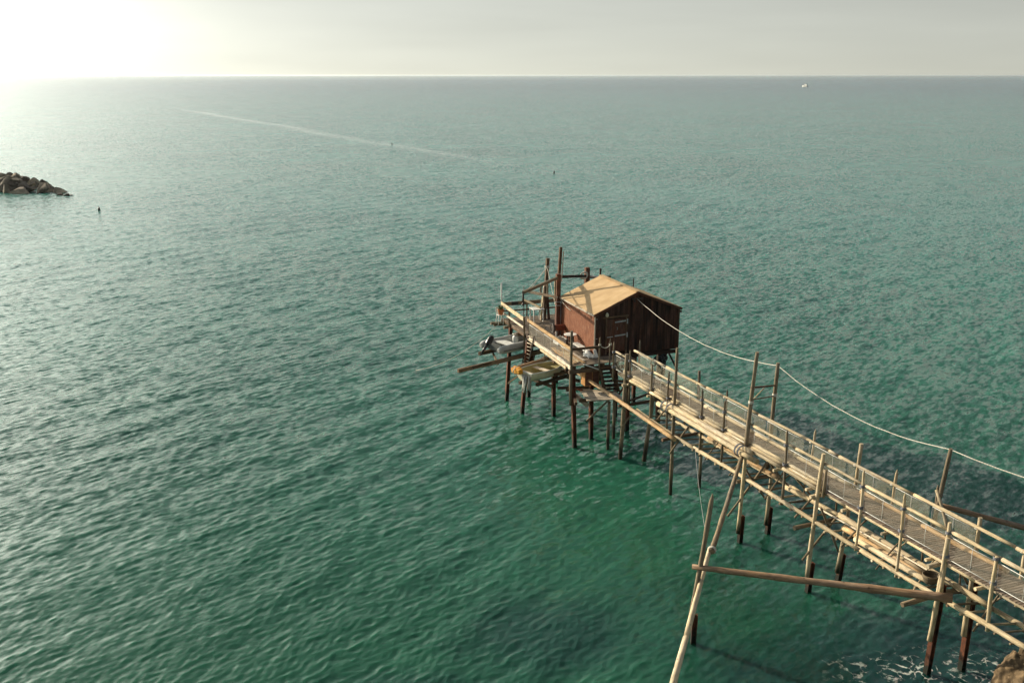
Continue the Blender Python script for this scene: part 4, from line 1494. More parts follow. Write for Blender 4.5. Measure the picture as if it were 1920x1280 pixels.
# front rail with its posts
MB().bar(HT(-1.74, -1.2, 5.02), HT(-.22, -1.22, 5.02), .09, .11).build('front_rail', brownw, plat)
for s_, z1, r in ((-.27, 5.40, .042), (.30, 5.30, .042)):
    MB().log(HT(s_, -1.2, PZ - .4), HT(s_, -1.2, z1), r, r * .9, tip=True, step=.4).build('rail_post', greyw, plat)
cr_ = sag(HT(-.27, -1.2, 5.12), HT(.30, -1.2, 5.08), .17, 10)
tag(MB().tube(cr_, .018, 6).wrap(HT(-.27, -1.2, 5.12), (0, 0, 1), .055, .014, 3).wrap(HT(.30, -1.2, 5.08), (0, 0, 1), .055, .014, 3).build('barrier_rope', rope_m), 'short white rope slung between two posts at the landing gate', 'rope')
# far rail
MB().bar(HT(-1.75, 9.42, 5.0), HT(1.6, 9.42, 5.0), .06, .22).build('back_rail', greyw, plat)
MB().bar(HT(1.6, 9.45, 5.0), HT(4.7, 9.45, 4.95), .06, .2).build('back_rail', greyw, plat)
MB().bar(HT(-1.7, 9.44, 4.58), HT(4.7, 9.44, 4.55), .05, .08).build('back_rail', brownw, plat)
for s_ in (-1.74, -.15, 1.05, 2.9, 4.7):
    MB().bar(HT(s_, 9.5, 3.7), HT(s_, 9.5, 5.08), .09, .08).build('rail_post', greyw, plat)
MB().bar(HT(4.72, 4.4, 5.0), HT(4.72, 9.4, 5.0), .06, .16).build('side_rail', greyw, plat)
# thin poles on the rails
tag(MB().tube([HT(-1.84, 9.2, 4.2), HT(-1.84, 9.22, 6.3)], .038, 8).build('flag_pole', white_steel), 'thin white pole standing at the seaward corner of the platform', 'pole')
tag(MB().tube([HT(-.4, 9.36, 4.17), HT(-.4, 9.36, 6.0)], .022, 8).build('iron_rod', iron), 'thin dark upright rod by the far rail left of the table', 'rod')
tag(MB().bar(HT(-.75, 9.36, 5.02), HT(-1.15, 9.36, 5.02), .03, .2).build('black_box', blackp), 'small black box hung on the far rail', 'box')

# ------------------------------------------------------------------ masts and boom
MP = HT(-.22, 4.52, 0)
mast = thing('mast', MP + Vector((0, 0, PZ)), 'tall square brown mast beside the hut carrying the braced boom', 'mast')
MB().bar(MP + Vector((0, 0, PZ - .5)), MP + Vector((.02, 0, 7.62)), .24, .22, up=HT.l).build('lower_mast', redw, mast, bevel=.01)
tp = MP + HT.s * .22
MB().bar(MP + HT.s * .10 + Vector((0, 0, 7.0)) + HT.l * .16, tp + Vector((0, 0, 9.05)) + HT.l * .16, .15, .13, up=HT.l).build('top_mast', brownw, mast, bevel=.01)
MB().bar(MP + HT.s * .17 - HT.l * .10 + Vector((0, 0, 7.2)), tp + HT.s * .10 - HT.l * .0 + Vector((0, 0, 8.85)), .05, .05).build('sheave_strip', planks, mast)
for z in (6.1, 5.9):
    MB().bar(MP + HT.s * -.18 + Vector((0, 0, z)) - HT.l * .14, MP + HT.s * .3 + Vector((0, 0, z)) - HT.l * .14, .03, .06).build('mast_strap', galv, mast)
MB().tube([MP + HT.s * .17 - HT.l * .05 + Vector((0, 0, 4.2)), MP + HT.s * .17 - HT.l * .05 + Vector((0, 0, 6.0))], .05, 8).build('pipe', galv, mast)
# boom
bj = MP + Vector((0, 0, 7.42))
bd = Vector((-.9, -1.8, 0)).normalized()
boom = thing('boom', bj, 'horizontal timber boom with a slanting pale brace on the square mast', 'boom')
tipv = bj + bd * 4.3
best = min((abs((Vector((0, 0, EYE)) - (bj + bd * x)).length), x) for x in (3.0, 4.3))
MB().bar(bj + bd * -.15, tipv, .12, .14).build('arm', greyw, boom)
kb = MP + Vector((0, 0, 6.35)) + bd * .12
MB().bar(kb, bj + bd * 3.6 - Vector((0, 0, .09)), .10, .14).build('brace', planks, boom)
for f, dz in ((.35, 0), (1.35, 0), (2.2, 0)):
    p = bj + bd * f
    q = kb.lerp(bj + bd * 3.6 - Vector((0, 0, .09)), max(0, (f - .12) / 3.5))
    if f < .5:
        q = q - Vector((0, 0, .25))
    MB().bar(p - Vector((0, 0, .06)) + HT.s * .0, q, .08, .07, up=HT.l).build('strut', greyw, boom)
MB().tube([tipv - Vector((0, 0, .05)), tipv - Vector((0, 0, .5))], .05, 8).lathe(tipv - Vector((0, 0, .62)), (0, 0, 1), [(.03, -.06), (.09, 0), (.03, .1)], 10).build('hook_block', iron, boom)
# leaning mast
lm_b, lm_t = HT(.50, 8.35, PZ), HT.cut_l(1027, 484, 8.5)
lean_m = thing('leaning_mast', lm_b, 'dark leaning mast behind the white table with rope stays', 'mast')
MB().bar(lm_b, lm_t, .17, .19, up=HT.l, bev=.01).build('spar', brownw, lean_m)
MB().bar(HT(.28, 8.3, PZ), lm_b.lerp(lm_t, .55) - HT.s * .12, .08, .10, up=HT.l).build('prop', pale, lean_m)
MB().bar(HT(.78, 8.3, PZ), lm_b.lerp(lm_t, .5) + HT.s * .06, .12, .12, up=HT.l).build('prop', redw, lean_m)
MB().wrap(lm_b.lerp(lm_t, .86), lm_t - lm_b, .13, .016, 4).build('lashing', rope_m, lean_m)
st0 = lm_b.lerp(lm_t, .86)
for e, lab in ((tipv - bd * .3, 'thin pale stay from the leaning mast to the end of the boom'), (tipv - bd * .75, 'second thin pale stay just above the slanting boom brace'), (MP + Vector((-.05, -.1, 5.6)), 'thin pale stay from the leaning mast down to the square mast'), (HT(.15, 8.1, PZ + .9), 'steep thin stay running down the leaning mast')):
    tag(MB().tube(sag(st0, e, .05, 8), .013, 5).build('stay_rope', rope_m), lab, 'rope')
tag(MB().tube(sag(bj + Vector((.1, 0, -1.1)), HT(-.05, 3.0, 5.9), .08, 8), .016, 5).build('tie_rope', rope_m), 'short white rope tied from the square mast to the red wall', 'rope')
# stern post behind the roof, beam and pulley
rp_ = HT(2.78, 7.4, 0)
rear = thing('timber_post', rp_ + Vector((0, 0, PZ)), 'thick red brown post rising behind the roof ridge', 'post')
zt_ = HT.loc(HT.cut_l(1107, 501, 7.4))[2]
MB().bar(rp_ + Vector((0, 0, PZ - .2)), rp_ + Vector((0, 0, zt_)), .26, .26, up=HT.l).build('timber', redw, rear, bevel=.02)
MB().bar(MP + HT.l * .2 + Vector((0, 0, 7.42)), HT(2.66, 7.3, 6.80), .11, .15).build('link_beam', darkw, rear)
MB().bar(HT(2.8, 7.55, 6.64), HT(4.3, 7.45, 6.62), .09, .09).build('link_beam', darkw, rear)
pul = MB()
for k in range(5):
    pul.ring(HT(2.50 + .02 * (k % 2), 7.2, 6.86) + Vector((rnd.uniform(-.02, .02), rnd.uniform(-.06, .06), rnd.uniform(-.03, .03))), HT.l + Vector((0, 0, rnd.uniform(-.3, .3))), .17 + .03 * k / 2, .022, 16, 6)
tag(pul.build('rope_coil', rope_m), 'coil of white rope hung on the red brown post behind the roof', 'rope coil')
tag(MB().tube([HT(2.95, 7.35, 6.75), HT(3.5, 7.2, 6.71)], .06, 10).build('white_float', whitep), 'white cylindrical float beside the red brown post', 'float')
tag(MB().bar(HT(3.62, 7.4, PZ), HT(3.62, 7.4, HT.loc(HT.cut_l(1129, 503, 7.4))[2]), .09, .09, up=HT.l).build('thin_post', darkw), 'thin dark post to the right of the thick red brown post', 'post')
tag(MB().log(HT(4.3, 4.6, PZ), HT.cut_l(1188, 524, 4.6), .05, .035, tip=True).build('thin_pole', darkw), 'thin black pole showing above the right roof slope', 'pole')

# ------------------------------------------------------------------ things on the platform
tab = thing('side_table', HT(-.05, 8.15, PZ), 'small white table by the leaning mast', 'table')
MB().bar(HT(-.38, 8.15, 4.90), HT(.30, 8.15, 4.90), .72, .04).build('table_top', whitep, tab)
for s_, l_ in ((-.33, 7.85), (.25, 7.85), (-.33, 8.45), (.25, 8.45)):
    MB().bar(HT(s_, l_, PZ + .01), HT(s_, l_, 4.88), .055, .055, up=HT.l).build('leg', whitep, tab)
tag(MB().bar(HT(-.42, 9.3, 5.22), HT(.15, 8.0, 4.96), .16, .05).build('loose_plank', pale), 'pale plank leaning from the far rail onto the white table', 'plank')
# chair with a flower pot
chair = thing('garden_chair', HT(-2.05, 8.75, PZ - .1), 'white slatted chair at the seaward corner holding the flower pot', 'chair')
MB().bar(HT(-2.25, 8.75, 4.55), HT(-1.9, 8.75, 4.55), .36, .03).build('seat', whitep, chair)
for s_, l_ in ((-2.22, 8.6), (-1.93, 8.6), (-2.22, 8.92), (-1.93, 8.92)):
    MB().tube([HT(s_ * 1.02 - .0, l_ + (l_ - 8.75) * .3, 4.0), HT(s_, l_, 4.55)], .022, 7).build('leg', whitep, chair)
bk_ = MB()
for k in range(5):
    bk_.bar(HT(-2.25 + k * .085, 8.93, 4.57), HT(-2.25 + k * .085, 8.97, 4.95), .035, .015, up=HT.l)
bk_.bar(HT(-2.28, 8.98, 4.95), HT(-1.88, 8.98, 4.95), .02, .05)
bk_.build('backrest', whitep, chair)
pot = thing('flower_pot', HT(-2.06, 8.7, 4.57), 'orange terracotta pot with a green plant at the platform corner', 'flower pot')
MB().lathe(HT(-2.06, 8.7, 4.57), (0, 0, 1), [(.12, 0), (.18, .26), (.20, .26), (.20, .32), (.165, .32), (.15, .27), (.02, .26)], 18).build('pot', terracotta, pot)
lv = MB()
for k in range(46):
    an = rnd.uniform(0, 6.28)
    h = rnd.uniform(.16, .36)
    rr0 = rnd.uniform(.02, .08)
    o0 = HT(-2.06, 8.7, 4.85) + Vector((math.cos(an) * rr0, math.sin(an) * rr0, 0))
    t0 = o0 + Vector((math.cos(an) * rnd.uniform(.08, .22), math.sin(an) * rnd.uniform(.08, .22), h))
    w_ = Vector((-math.sin(an), math.cos(an), 0)) * .022
    m_ = o0.lerp(t0, .55) + Vector((0, 0, .05))
    lv.poly([o0 - w_ * .4, o0 + w_ * .4, m_ + w_, m_ - w_])
    lv.poly([m_ - w_, m_ + w_, t0])
lv.build('leaves', leaf, pot)
# winch
wi = thing('winch', HT(-.45, 4.1, PZ), 'red winch drum with a dark hand wheel at the foot of the square mast', 'winch')
MB().lathe(HT(-.62, 3.95, 4.78), HT.s, [(.05, -.02), (.17, 0), (.17, .72), (.05, .74)], 20).build('drum', redp, wi)
MB().lathe(HT(-.70, 3.95, 4.78), HT.s, [(.02, -.04), (.20, -.03), (.25, .0), (.25, .05), (.20, .08), (.02, .08)], 22).ring(HT(-.74, 3.95, 4.78), HT.s, .24, .025, 22).build('hand_wheel', iron, wi)
for s_ in (-.5, .02):
    MB().bar(HT(s_, 3.95, PZ), HT(s_, 3.95, 4.66), .06, .12, up=HT.l).build('stand', redp if s_ > -.2 else galv, wi)
# round stool
stl = thing('round_table', HT(-.55, 2.05, PZ), 'small round table with pale top and dark legs by the red wall', 'table')
MB().lathe(HT(-.40, 2.25, 4.80), (0, 0, 1), [(.0, 0), (.33, 0), (.34, .02), (.33, .04), (0, .04)], 26, cap=False).build('table_top', whitep, stl)
for k in range(4):
    an = k * math.pi / 2 + .5
    MB().tube([HT(-.40 + math.cos(an) * .26, 2.25 + math.sin(an) * .26, PZ), HT(-.40 + math.cos(an) * .2, 2.25 + math.sin(an) * .2, 4.80)], .024, 7).build('leg', darkw, stl)
ben = thing('low_bench', HT(-.30, 1.4, PZ), 'low white bench plank along the foot of the red wall', 'bench')
MB().bar(HT(-.26, .35, 4.42), HT(-.26, 2.0, 4.42), .34, .045).build('seat', whitep, ben)
for l_ in (.5, 1.85):
    MB().bar(HT(-.4, l_, PZ + .11), HT(-.12, l_, PZ + .11), .05, .21).build('leg', whitep, ben)
# white crate of gear
crt = thing('gear_crate', HT(-.62, 2.95, PZ), 'white fish crate of tangled gear beside the round table', 'crate')
mb = MB()
c0 = HT(-.72, 2.75, PZ)
for a, b_ in (((-.95, 2.6), (-.45, 2.6)), ((-.45, 2.6), (-.45, 3.25)), ((-.45, 3.25), (-.95, 3.25)), ((-.95, 3.25), (-.95, 2.6))):
    mb.bar(HT(*a, PZ + .17), HT(*b_, PZ + .17), .03, .30)
mb.bar(HT(-.95, 2.92, PZ + .04), HT(-.45, 2.92, PZ + .04), .62, .03)
mb.build('crate_box', whitep, crt)
mb = MB()
for k in range(9):
    mb.ring(HT(-.7 + rnd.uniform(-.12, .12), 2.92 + rnd.uniform(-.18, .18), PZ + .3 + rnd.uniform(-.04, .08)), Vector((rnd.uniform(-1, 1), rnd.uniform(-1, 1), 1.2)), rnd.uniform(.07, .14), .018, 12, 5)
mb.build('tangled_rope', rope_m, crt)
# crumpled tarpaulin
rows = []
for i in range(11):
    row = []
    for j in range(13):
        u, v = i / 10, j / 12
        s_ = -.52 + .5 * u + .06 * math.sin(v * 9)
        l_ = -.35 + .85 * v + .05 * math.sin(u * 7)
        h = .03 + .30 * math.sin(math.pi * min(1, u * 1.2)) * math.sin(math.pi * v) * (.7 + .3 * math.sin(9 * u + 7 * v)) + .05 * abs(math.sin(13 * u + 5 * v))
        row.append(HT(s_, l_, PZ + h))
    rows.append(row)
tag(MB().grid(rows).build('tarpaulin', tarp_m), 'crumpled pale tarpaulin at the corner of the red wall', 'tarpaulin')
tag(MB().bar(HT(.02, -.25, PZ + .02), HT(-.08, -.14, PZ + .42), .16, .03, up=HT.l).build('white_board', whitep), 'small white board leaning against the hut corner by the tarpaulin', 'board')
for k, (a, b_, w_, lab) in enumerate([((-1.45, -.9, PZ + .04), (-1.42, 2.2, PZ + .04), .22, 'tan plank lying flat behind the near rail of the platform'), ((-1.15, -.7, PZ + .03), (-1.18, 1.4, PZ + .03), .16, 'narrower tan plank lying beside the flat tan plank')]):
    tag(MB().bar(HT(*a), HT(*b_), w_, .04).build('loose_plank', honey if k == 0 else pale), lab, 'plank')
tag(MB().bar(HT(-1.60, 1.1, PZ + .02), HT(-1.28, 1.1, PZ + .02), .9, .018).build('plywood_sheet', plyor), 'orange plywood sheet lying behind the netting of the platform', 'plywood')
tag(MB().tube([HT(-1.2, -1.36, 4.25), HT(-.45, -1.5, 3.95)], .03, 8).build('white_pipe', white_steel), 'thin white pipe sticking out below the front edge of the landing', 'pipe')

# ------------------------------------------------------------------ ladder at the platform edge
lad = thing('ladder', HT(-2.0, 4.9, 1.4), 'steep boat ladder with pale rungs hanging below the platform edge', 'ladder')
la0, la1 = HT.cut_s(991, 626, -1.9), HT.cut_s(973.5, 708, -2.1)
lb0, lb1 = HT.cut_s(1001.5, 630, -1.9), HT.cut_s(985, 712, -2.1)
for a, b_ in ((la0, la1), (lb0, lb1)):
    MB().bar(b_, a, .05, .05).build('side_rail', iron, lad)
for k in range(13):
    f = (k + .5) / 13
    MB().tube([la0.lerp(la1, f), lb0.lerp(lb1, f)], .017, 7).build('rung', planks, lad)

# ------------------------------------------------------------------ slipway beams, inflatable dinghy, rowing boat


def axis_frame(p, q):
    """frame with s along p->q (horizontal)"""
    d = Vector((q.x - p.x, q.y - p.y, 0)).normalized()
    return d, Vector((-d.y, d.x, 0))


slip = thing('boat_slipway', HT(-3, 5, 3.0), 'two long brown beams jutting over the water under the grey dinghy', 'slipway')
b0, b1 = cz(859, 695, 3.0), cz(981, 667, 3.0)
MB().bar(b0, b1 + (b1 - b0) * .55, .13, .20).build('beam', tanw, slip)
MB().bar(b0 + Vector((.75, .5, .06)), b1 + (b1 - b0) * .5 + Vector((.0, .28, .06)), .07, .12).build('beam', brownw, slip)
d0, d1 = cz(898, 663, 3.0), cz(938, 657.5, 3.0)
MB().bar(d0, d0 + (b1 - b0).normalized() * 5.6, .13, .20).build('beam', brownw, slip)
for f in (1.0, 3.2, 5.0):
    a = d0 + (b1 - b0).normalized() * f + Vector((0, 0, -.14))
    bb = b0 + (b1 - b0).normalized() * (f + 1.7) + Vector((0, 0, -.14))
    MB().bar(a, bb, .09, .09).build('crosspiece', greyw, slip)

din_d = (b1 - b0).normalized()
din_d.z = 0
din_d.normalize()
din_n = Vector((-din_d.y, din_d.x, 0))
DO = cz(928, 650, 3.42)                   # middle of the stern
ding = thing('inflatable_dinghy', DO - Vector((0, 0, .3)), 'grey inflatable dinghy with a tilted black outboard on the slipway beams', 'dinghy')


def dpt(f, n_, z):
    return DO + din_d * f + din_n * n_ + Vector((0, 0, z))


HBW = .78
pts = []
prof = [(-.42, -HBW, -.02, .12), (-.18, -HBW, .0, .22), (.5, -HBW, .0, .235), (1.6, -HBW, .0, .235), (2.4, -.66, .03, .235), (2.95, -.36, .08, .23), (3.12, 0, .11, .23), (2.95, .36, .08, .23), (2.4, .66, .03, .235), (1.6, HBW, 0, .235), (.5, HBW, 0, .235), (-.18, HBW, 0, .22), (-.42, HBW, -.02, .12)]
MB().tube([dpt(a, n_, z) for a, n_, z, r in prof], [p[3] for p in prof], 16).build('tube', rubber, ding)
mb = MB()
for sg in (-1, 1):
    mb.tube([dpt(a, (n_ + (.225 if n_ > 0 else -.225)), z - .02) for a, n_, z, r in prof if n_ * sg > .5 and r > .2], .03, 8)
mb.build('rubbing_strake', rubberd, ding)
mb = MB()
mb.prism([dpt(.0, -.6, -.22), dpt(2.4, -.5, -.18), dpt(2.9, 0, -.12), dpt(2.4, .5, -.18), dpt(.0, .6, -.22)], (0, 0, .06))
mb.build('floor', rubber, ding)
MB().bar(dpt(.02, -.58, -.02), dpt(.02, .58, -.02), .05, .42).build('transom', rubberd, ding)
MB().bar(dpt(.62, -.62, .12), dpt(.62, .62, .12), .34, .05).build('thwart', whitep, ding)
MB().bar(dpt(.98, -.62, .1), dpt(.98, .62, .1), .20, .04).build('thwart', whitep, ding)
ob = MB()
cw = dpt(-.35, .02, .42)
ax_ = (din_d * .65 + Vector((0, 0, .75))).normalized()
ob.lathe(cw, ax_, [(.05, -.30), (.15, -.24), (.175, -.08), (.17, .12), (.13, .26), (.04, .31)], 14)
obo = ob.build('outboard_motor', blackp, ding, bevel=.01)
MB().tube([cw - ax_ * .25, cw - ax_ * .8 - din_d * .05], [.09, .06], 10).lathe(cw - ax_ * .85, -din_d - Vector((0, 0, .4)), [(.02, -.12), (.06, 0), (.02, .14)], 10).build('drive_leg', blackp, obo)
MB().tube([cw + din_d * .1 + Vector((0, 0, -.02)), cw + din_d * .55 + Vector((0, 0, .02))], .022, 7).build('tiller', blackp, obo)
can = thing('water_can', dpt(1.5, -.2, -.1), 'white drum with a coil of rope on top inside the dinghy', 'drum')
MB().lathe(dpt(1.62, .15, -.14), (0, 0, 1), [(.15, 0), (.17, .04), (.17, .42), (.13, .48), (.06, .50)], 18).build('drum', whitep, can)
MB().ring(dpt(1.62, .15, .40), Vector((.3, .2, 1)), .17, .025, 16).ring(dpt(1.6, .12, .45), Vector((-.2, .4, 1)), .15, .025, 16).build('rope_coil', rope_m, can)

# rowing boat
RO = cz(1000, 703, 3.35)
R1_ = cz(1072, 684.5, 3.35)
rd_ = Vector((R1_.x - RO.x, R1_.y - RO.y, 0)).normalized()
rn_ = Vector((-rd_.y, rd_.x, 0))
rbt = thing('rowing_boat', RO + rd_ * 1.4 - Vector((0, 0, .5)), 'small cream rowing boat with ochre inside hung beside the platform', 'rowing boat')
BL = 2.8
stations = [0, .06, .15, .3, .45, .6, .75, .87, .95, 1.0]


def half(f):
    return .72 * (1 - max(0, (f - .42) / .58) ** 2.2) * (.80 + .2 * min(1, f / .35))


def bsec(f, inner):
    w_ = max(.02, half(f)) - (.035 if inner else 0)
    w_ = max(.01, w_)
    sheer = .0 + .12 * max(0, f - .5) ** 1.5 * 2
    keel = -.50 + .22 * max(0, f - .7) / .3 + (.05 if inner else 0)
    ctr = RO + rd_ * (f * (BL - (.05 if inner else 0)) + (.03 if inner else 0)) + rn_ * .70
    out = []
    for k in range(13):
        an = -math.pi / 2 + math.pi * k / 12
        x = math.sin(an)
        # flat floored section
        xx = (abs(x) ** .62) * (1 if x > 0 else -1) * w_
        zz_ = keel + (sheer - keel) * (1 - math.cos(an) ** .8 if True else 0)
        out.append(ctr + rn_ * xx + Vector((0, 0, zz_)))
    return out


hull = MB().grid([bsec(f, False) for f in stations])
hull.poly(bsec(0, False), smooth=False)
hull.build('hull', cream, rbt)
inn = MB().grid([bsec(f, True)[::-1] for f in stations])
inn.poly(bsec(0, True)[::-1])
inn.build('inner_lining', ochre, rbt)
for idx in (0, 12):
    MB().tube([bsec(f, False)[idx] + Vector((0, 0, .012)) for f in stations], .03, 8).build('gunwale', whitep, rbt)
MB().bar(bsec(0, False)[0] + Vector((0, 0, .01)), bsec(0, False)[12] + Vector((0, 0, .01)), .05, .05).build('gunwale', whitep, rbt)
for f, wd in ((.46, .30), (.80, .5), (.08, .3)):
    a, b_ = bsec(f, True)[2], bsec(f, True)[10]
    zz_ = RO.z - .10
    a.z = b_.z = zz_
    c_ = (a + b_) / 2
    hw = (a - b_).length / 2
    MB().bar(c_ - rn_ * hw * 1.03, c_ + rn_ * hw * 1.03, wd, .035).build('thwart', planks if f < .6 else ochre, rbt)
fen = thing('orange_fender', RO - rd_ * .1, 'yellow orange foam block hung at the end of the rowing boat', 'fender')
tag(MB().log(RO + rn_ * 1.5 - rd_ * .15 + Vector((0, 0, .02)), RO + rn_ * 1.55 + rd_ * 2.5 + Vector((0, 0, .08)), .10, bend=.006).build('fender_log', tanw), 'thick tan log lying along the far side of the rowing boat', 'log')
fo_ = RO + rn_ * 1.05 - rd_ * .18 + Vector((0, 0, .02))
MB().bar(fo_ - rn_ * .32, fo_ + rn_ * .30, .28, .26).bar(fo_ - rn_ * .1 + rd_ * .18 + Vector((0, 0, .06)), fo_ + rn_ * .40 + rd_ * .16 + Vector((0, 0, .06)), .14, .2).build('foam_block', orange, fen, bevel=.04)
MB().wrap(fo_ + rn_ * .05, rn_, .20, .015, 2).build('strap', rope_m, fen)
# nets bunched at the boat's end
mb = MB()
for k in range(8):
    a = RO + rn_ * rnd.uniform(.15, .65) - rd_ * rnd.uniform(.05, .2) + Vector((0, 0, -.1))
    mb.tube([a, a + Vector((rnd.uniform(-.1, .1), rnd.uniform(-.1, .1), -.5)), a + Vector((rnd.uniform(-.15, .15), rnd.uniform(-.1, .1), -.75 - rnd.uniform(0, .3)))], [.05, .07, .025], 7, True, .3)
tag(mb.build('hanging_net', netgrey), 'bunched grey net hanging off the end of the rowing boat', 'net')
cra = thing('boat_cradle', RO + rd_ * 1.5 - Vector((0, 0, .7)), 'dark beams under the rowing boat', 'cradle')
for n_, dz, a, b_ in ((.15, -.62, .35, 3.9), (.95, -.62, -.1, 3.9)):
    MB().bar(RO + rd_ * a + rn_ * n_ + Vector((0, 0, dz)), RO + rd_ * b_ + rn_ * n_ + Vector((0, 0, dz + .05)), .14, .15).build('beam', brownw, cra)
MB().bar(RO + rd_ * 1.1 + rn_ * -.3 + Vector((0, 0, -.78)), RO + rd_ * 1.2 + rn_ * 1.6 + Vector((0, 0, -.78)), .12, .14).build('beam', brownw, cra)
MB().bar(RO + rd_ * 2.8 + rn_ * -.5 + Vector((0, 0, -.78)), RO + rd_ * 2.9 + rn_ * 2.0 + Vector((0, 0, -.78)), .12, .14).build('beam', brownw, cra)

# ------------------------------------------------------------------ lower landing, cabinet and stairs below the front of the platform
for k_, (s0_, l0_, l1_, mt_) in enumerate(((-1.00, -.95, 1.9, honey), (-.84, -.6, 2.3, planks))):
    tag(MB().bar(HT(s0_, l0_, PZ + .035), HT(s0_, l1_, PZ + .035), .15, .035).build('loose_plank', mt_), ('honey coloured plank third in from the near rail of the platform', 'whitish plank nearest the red wall among those laid on the deck')[k_], 'plank')
low = thing('lower_landing', HT(-.3, -1.2, 2.6), 'small lower landing of fanned bleached planks under the front of the platform', 'landing')
for k in range(6):
    f = k / 5
    a = cz(1085 + 10 * f * 1.5, 730 + 20 * f, 2.62)
    b_ = cz(1155 + 12 * f, 735 + 12 * f, 2.62)
    MB().bar(a, b_ + Vector((0, 0, .004 * k)), .235, .035).build('plank', planks, low)
mb = MB()
mb.bar(cz(1083, 728.5, 2.65), cz(1090, 731.5, 2.66), .2, .05)
mb.build('red_end', redp, low)
for a, b_ in (((1086, 751), (1148, 746)), ((1062, 731), (1128, 722)), ((1080, 757), (1075, 733))):
    MB().bar(cz(*a, 2.48), cz(*b_, 2.48), .14, .15).build('beam', brownw, low)
MB().log(cz(1072, 735, 2.5), cz(1101, 759, 2.2), .11, .12, bend=.005).build('log_end', planks, low)
MB().bar(cz(1045, 727, 2.6), cz(1092, 727, 2.6), .12, .13).build('beam', brownw, low)
for s_, l_ in ((-.2, -2.3), (.7, -1.0)):
    MB().log(HT(s_, l_, -1), HT(s_, l_, 2.5), .08, bend=.01).build('leg', greyw, low)
cab = thing('cabinet', HT(-.55, -.75, 2.9), 'orange brown plywood cabinet under the front edge of the landing', 'cabinet')
MB().bar(HT(-.92, -.68, 3.38), HT(-.14, -.68, 3.38), .50, .86).build('carcass', plyor, cab, bevel=.01)
for s_ in (-.72, -.34):
    MB().bar(HT(s_ - .17, -.945, 3.38), HT(s_ + .17, -.945, 3.38), .022, .78).build('door', redw, cab)
stw = thing('wooden_stairs', HT(.1, -1.7, 2.7), 'dark wooden stairs from the landing down to the lower planks', 'stairs')
sa, sb = (HT(-.25, -1.22, 3.98), HT(.30, -1.22, 3.98)), (cz(1134, 736, 2.66), cz(1160, 734, 2.66))
for a, b_ in zip(sa, sb):
    MB().bar(a, b_, .05, .18).build('stringer', brownw, stw)
for k in range(6):
    f = (k + .6) / 6.4
    MB().bar(sa[0].lerp(sb[0], f), sa[1].lerp(sb[1], f), .26, .03).build('tread', darkw, stw)
# scraps lying on the lower planks
for k, (px_, py_, mt, lab) in enumerate([(1128, 724, whitep, 'white box tipped among the scraps on the lower landing'), (1138, 726, planks, 'short pale offcut nearest the foot of the stairs'), (1131, 731, whitep, 'small white offcut below the tipped box'), (1143, 737, planks, 'long thin pale offcut at the foot of the stairs')]):
    p = cz(px_, py_, 2.72)
    sz = ((.3, .2, .2), (.4, .07, .05), (.2, .12, .08), (.7, .06, .04))[k]
    an = rnd.uniform(-.6, .6)
    d_ = Vector((math.cos(an), math.sin(an), .1)) * sz[0] / 2
    tag(MB().bar(p - d_, p + d_, sz[1], sz[2]).build('scrap_wood' if k else 'white_box', mt, None, bevel=.006), lab, 'offcut' if k else 'box')
# mixed timbers below the hut's right half
brk = thing('timber_bracing', HT(2.0, -.3, 2.6), 'tangle of dark crossed timbers below the hut behind the walkway', 'bracing')
for a, b_, r in [((.4, -.6, 2.75), (3.3, -.5, 2.55), .08), ((.5, -.9, 3.1), (2.6, .2, 2.5), .07), ((.6, -1.6, 2.5), (2.2, -.5, 3.6), .055), ((2.6, -1.2, 2.6), (1.2, .2, 3.5), .055), ((.4, .3, 3.5), (1.8, .2, 3.4), .09), ((1.0, -2.2, 2.4), (3.0, -1.4, 2.5), .06)]:
    MB().log(HT(*a), HT(*b_), r, bend=.01).build('timber', brownw, brk)
ntb = MB()
for k in range(12):
    ntb.ring(HT(3.45 + rnd.uniform(-.3, .3), -.35 + rnd.uniform(-.12, .12), 3.72 + rnd.uniform(-.15, .15)), Vector((rnd.uniform(-1, 1), rnd.uniform(-1, 1), rnd.uniform(-1, 1))), rnd.uniform(.12, .25), .035, 12, 6)
tag(ntb.build('hung_gear', blackp), 'dark bundle of gear hung under the right front of the hut', 'gear')

# mooring line to the left
ml0 = HT(-2.2, 8.9, 3.9)
ml1 = cz(780, 694, 0.0)
tag(MB().tube(sag(ml0, ml1, .5, 16), .014, 5).build('mooring_line', rope_m), 'thin pale mooring line running from the platform corner into the water', 'rope')
# ------------------------------------------------------------------ stones


def stone_mesh(name, seed, size, mat, sub=2, rug=.35):
    import bmesh
    bm = bmesh.new()
    bmesh.ops.create_icosphere(bm, subdivisions=sub, radius=1.0)
    rs = random.Random(seed)
    cuts = [(Vector((rs.gauss(0, 1), rs.gauss(0, 1), rs.gauss(0, 1))).normalized(), rs.uniform(.28, .62)) for _ in range(12)]
    off = Vector((rs.uniform(0, 50), rs.uniform(0, 50), 0))
    for v in bm.verts:
        p = v.co.copy()
        for n_, d in cuts:
            h = p.dot(n_)
            if h > d:
                p -= n_ * (h - d) * .98
        p *= 1 + rug * .35 * mnoise.noise(p * 1.6 + off) + rug * .15 * mnoise.noise(p * 4.5 + off)
        if sub > 3:
            p *= 1 + .07 * mnoise.noise(p * 9 + off) + .05 * mnoise.noise(p * 19 + off)
        v.co = Vector((p.x * size[0], p.y * size[1], p.z * size[2]))
    me = bpy.data.meshes.new(name)
    bm.to_mesh(me)
    bm.free()
    me.materials.append(mat)
    return me


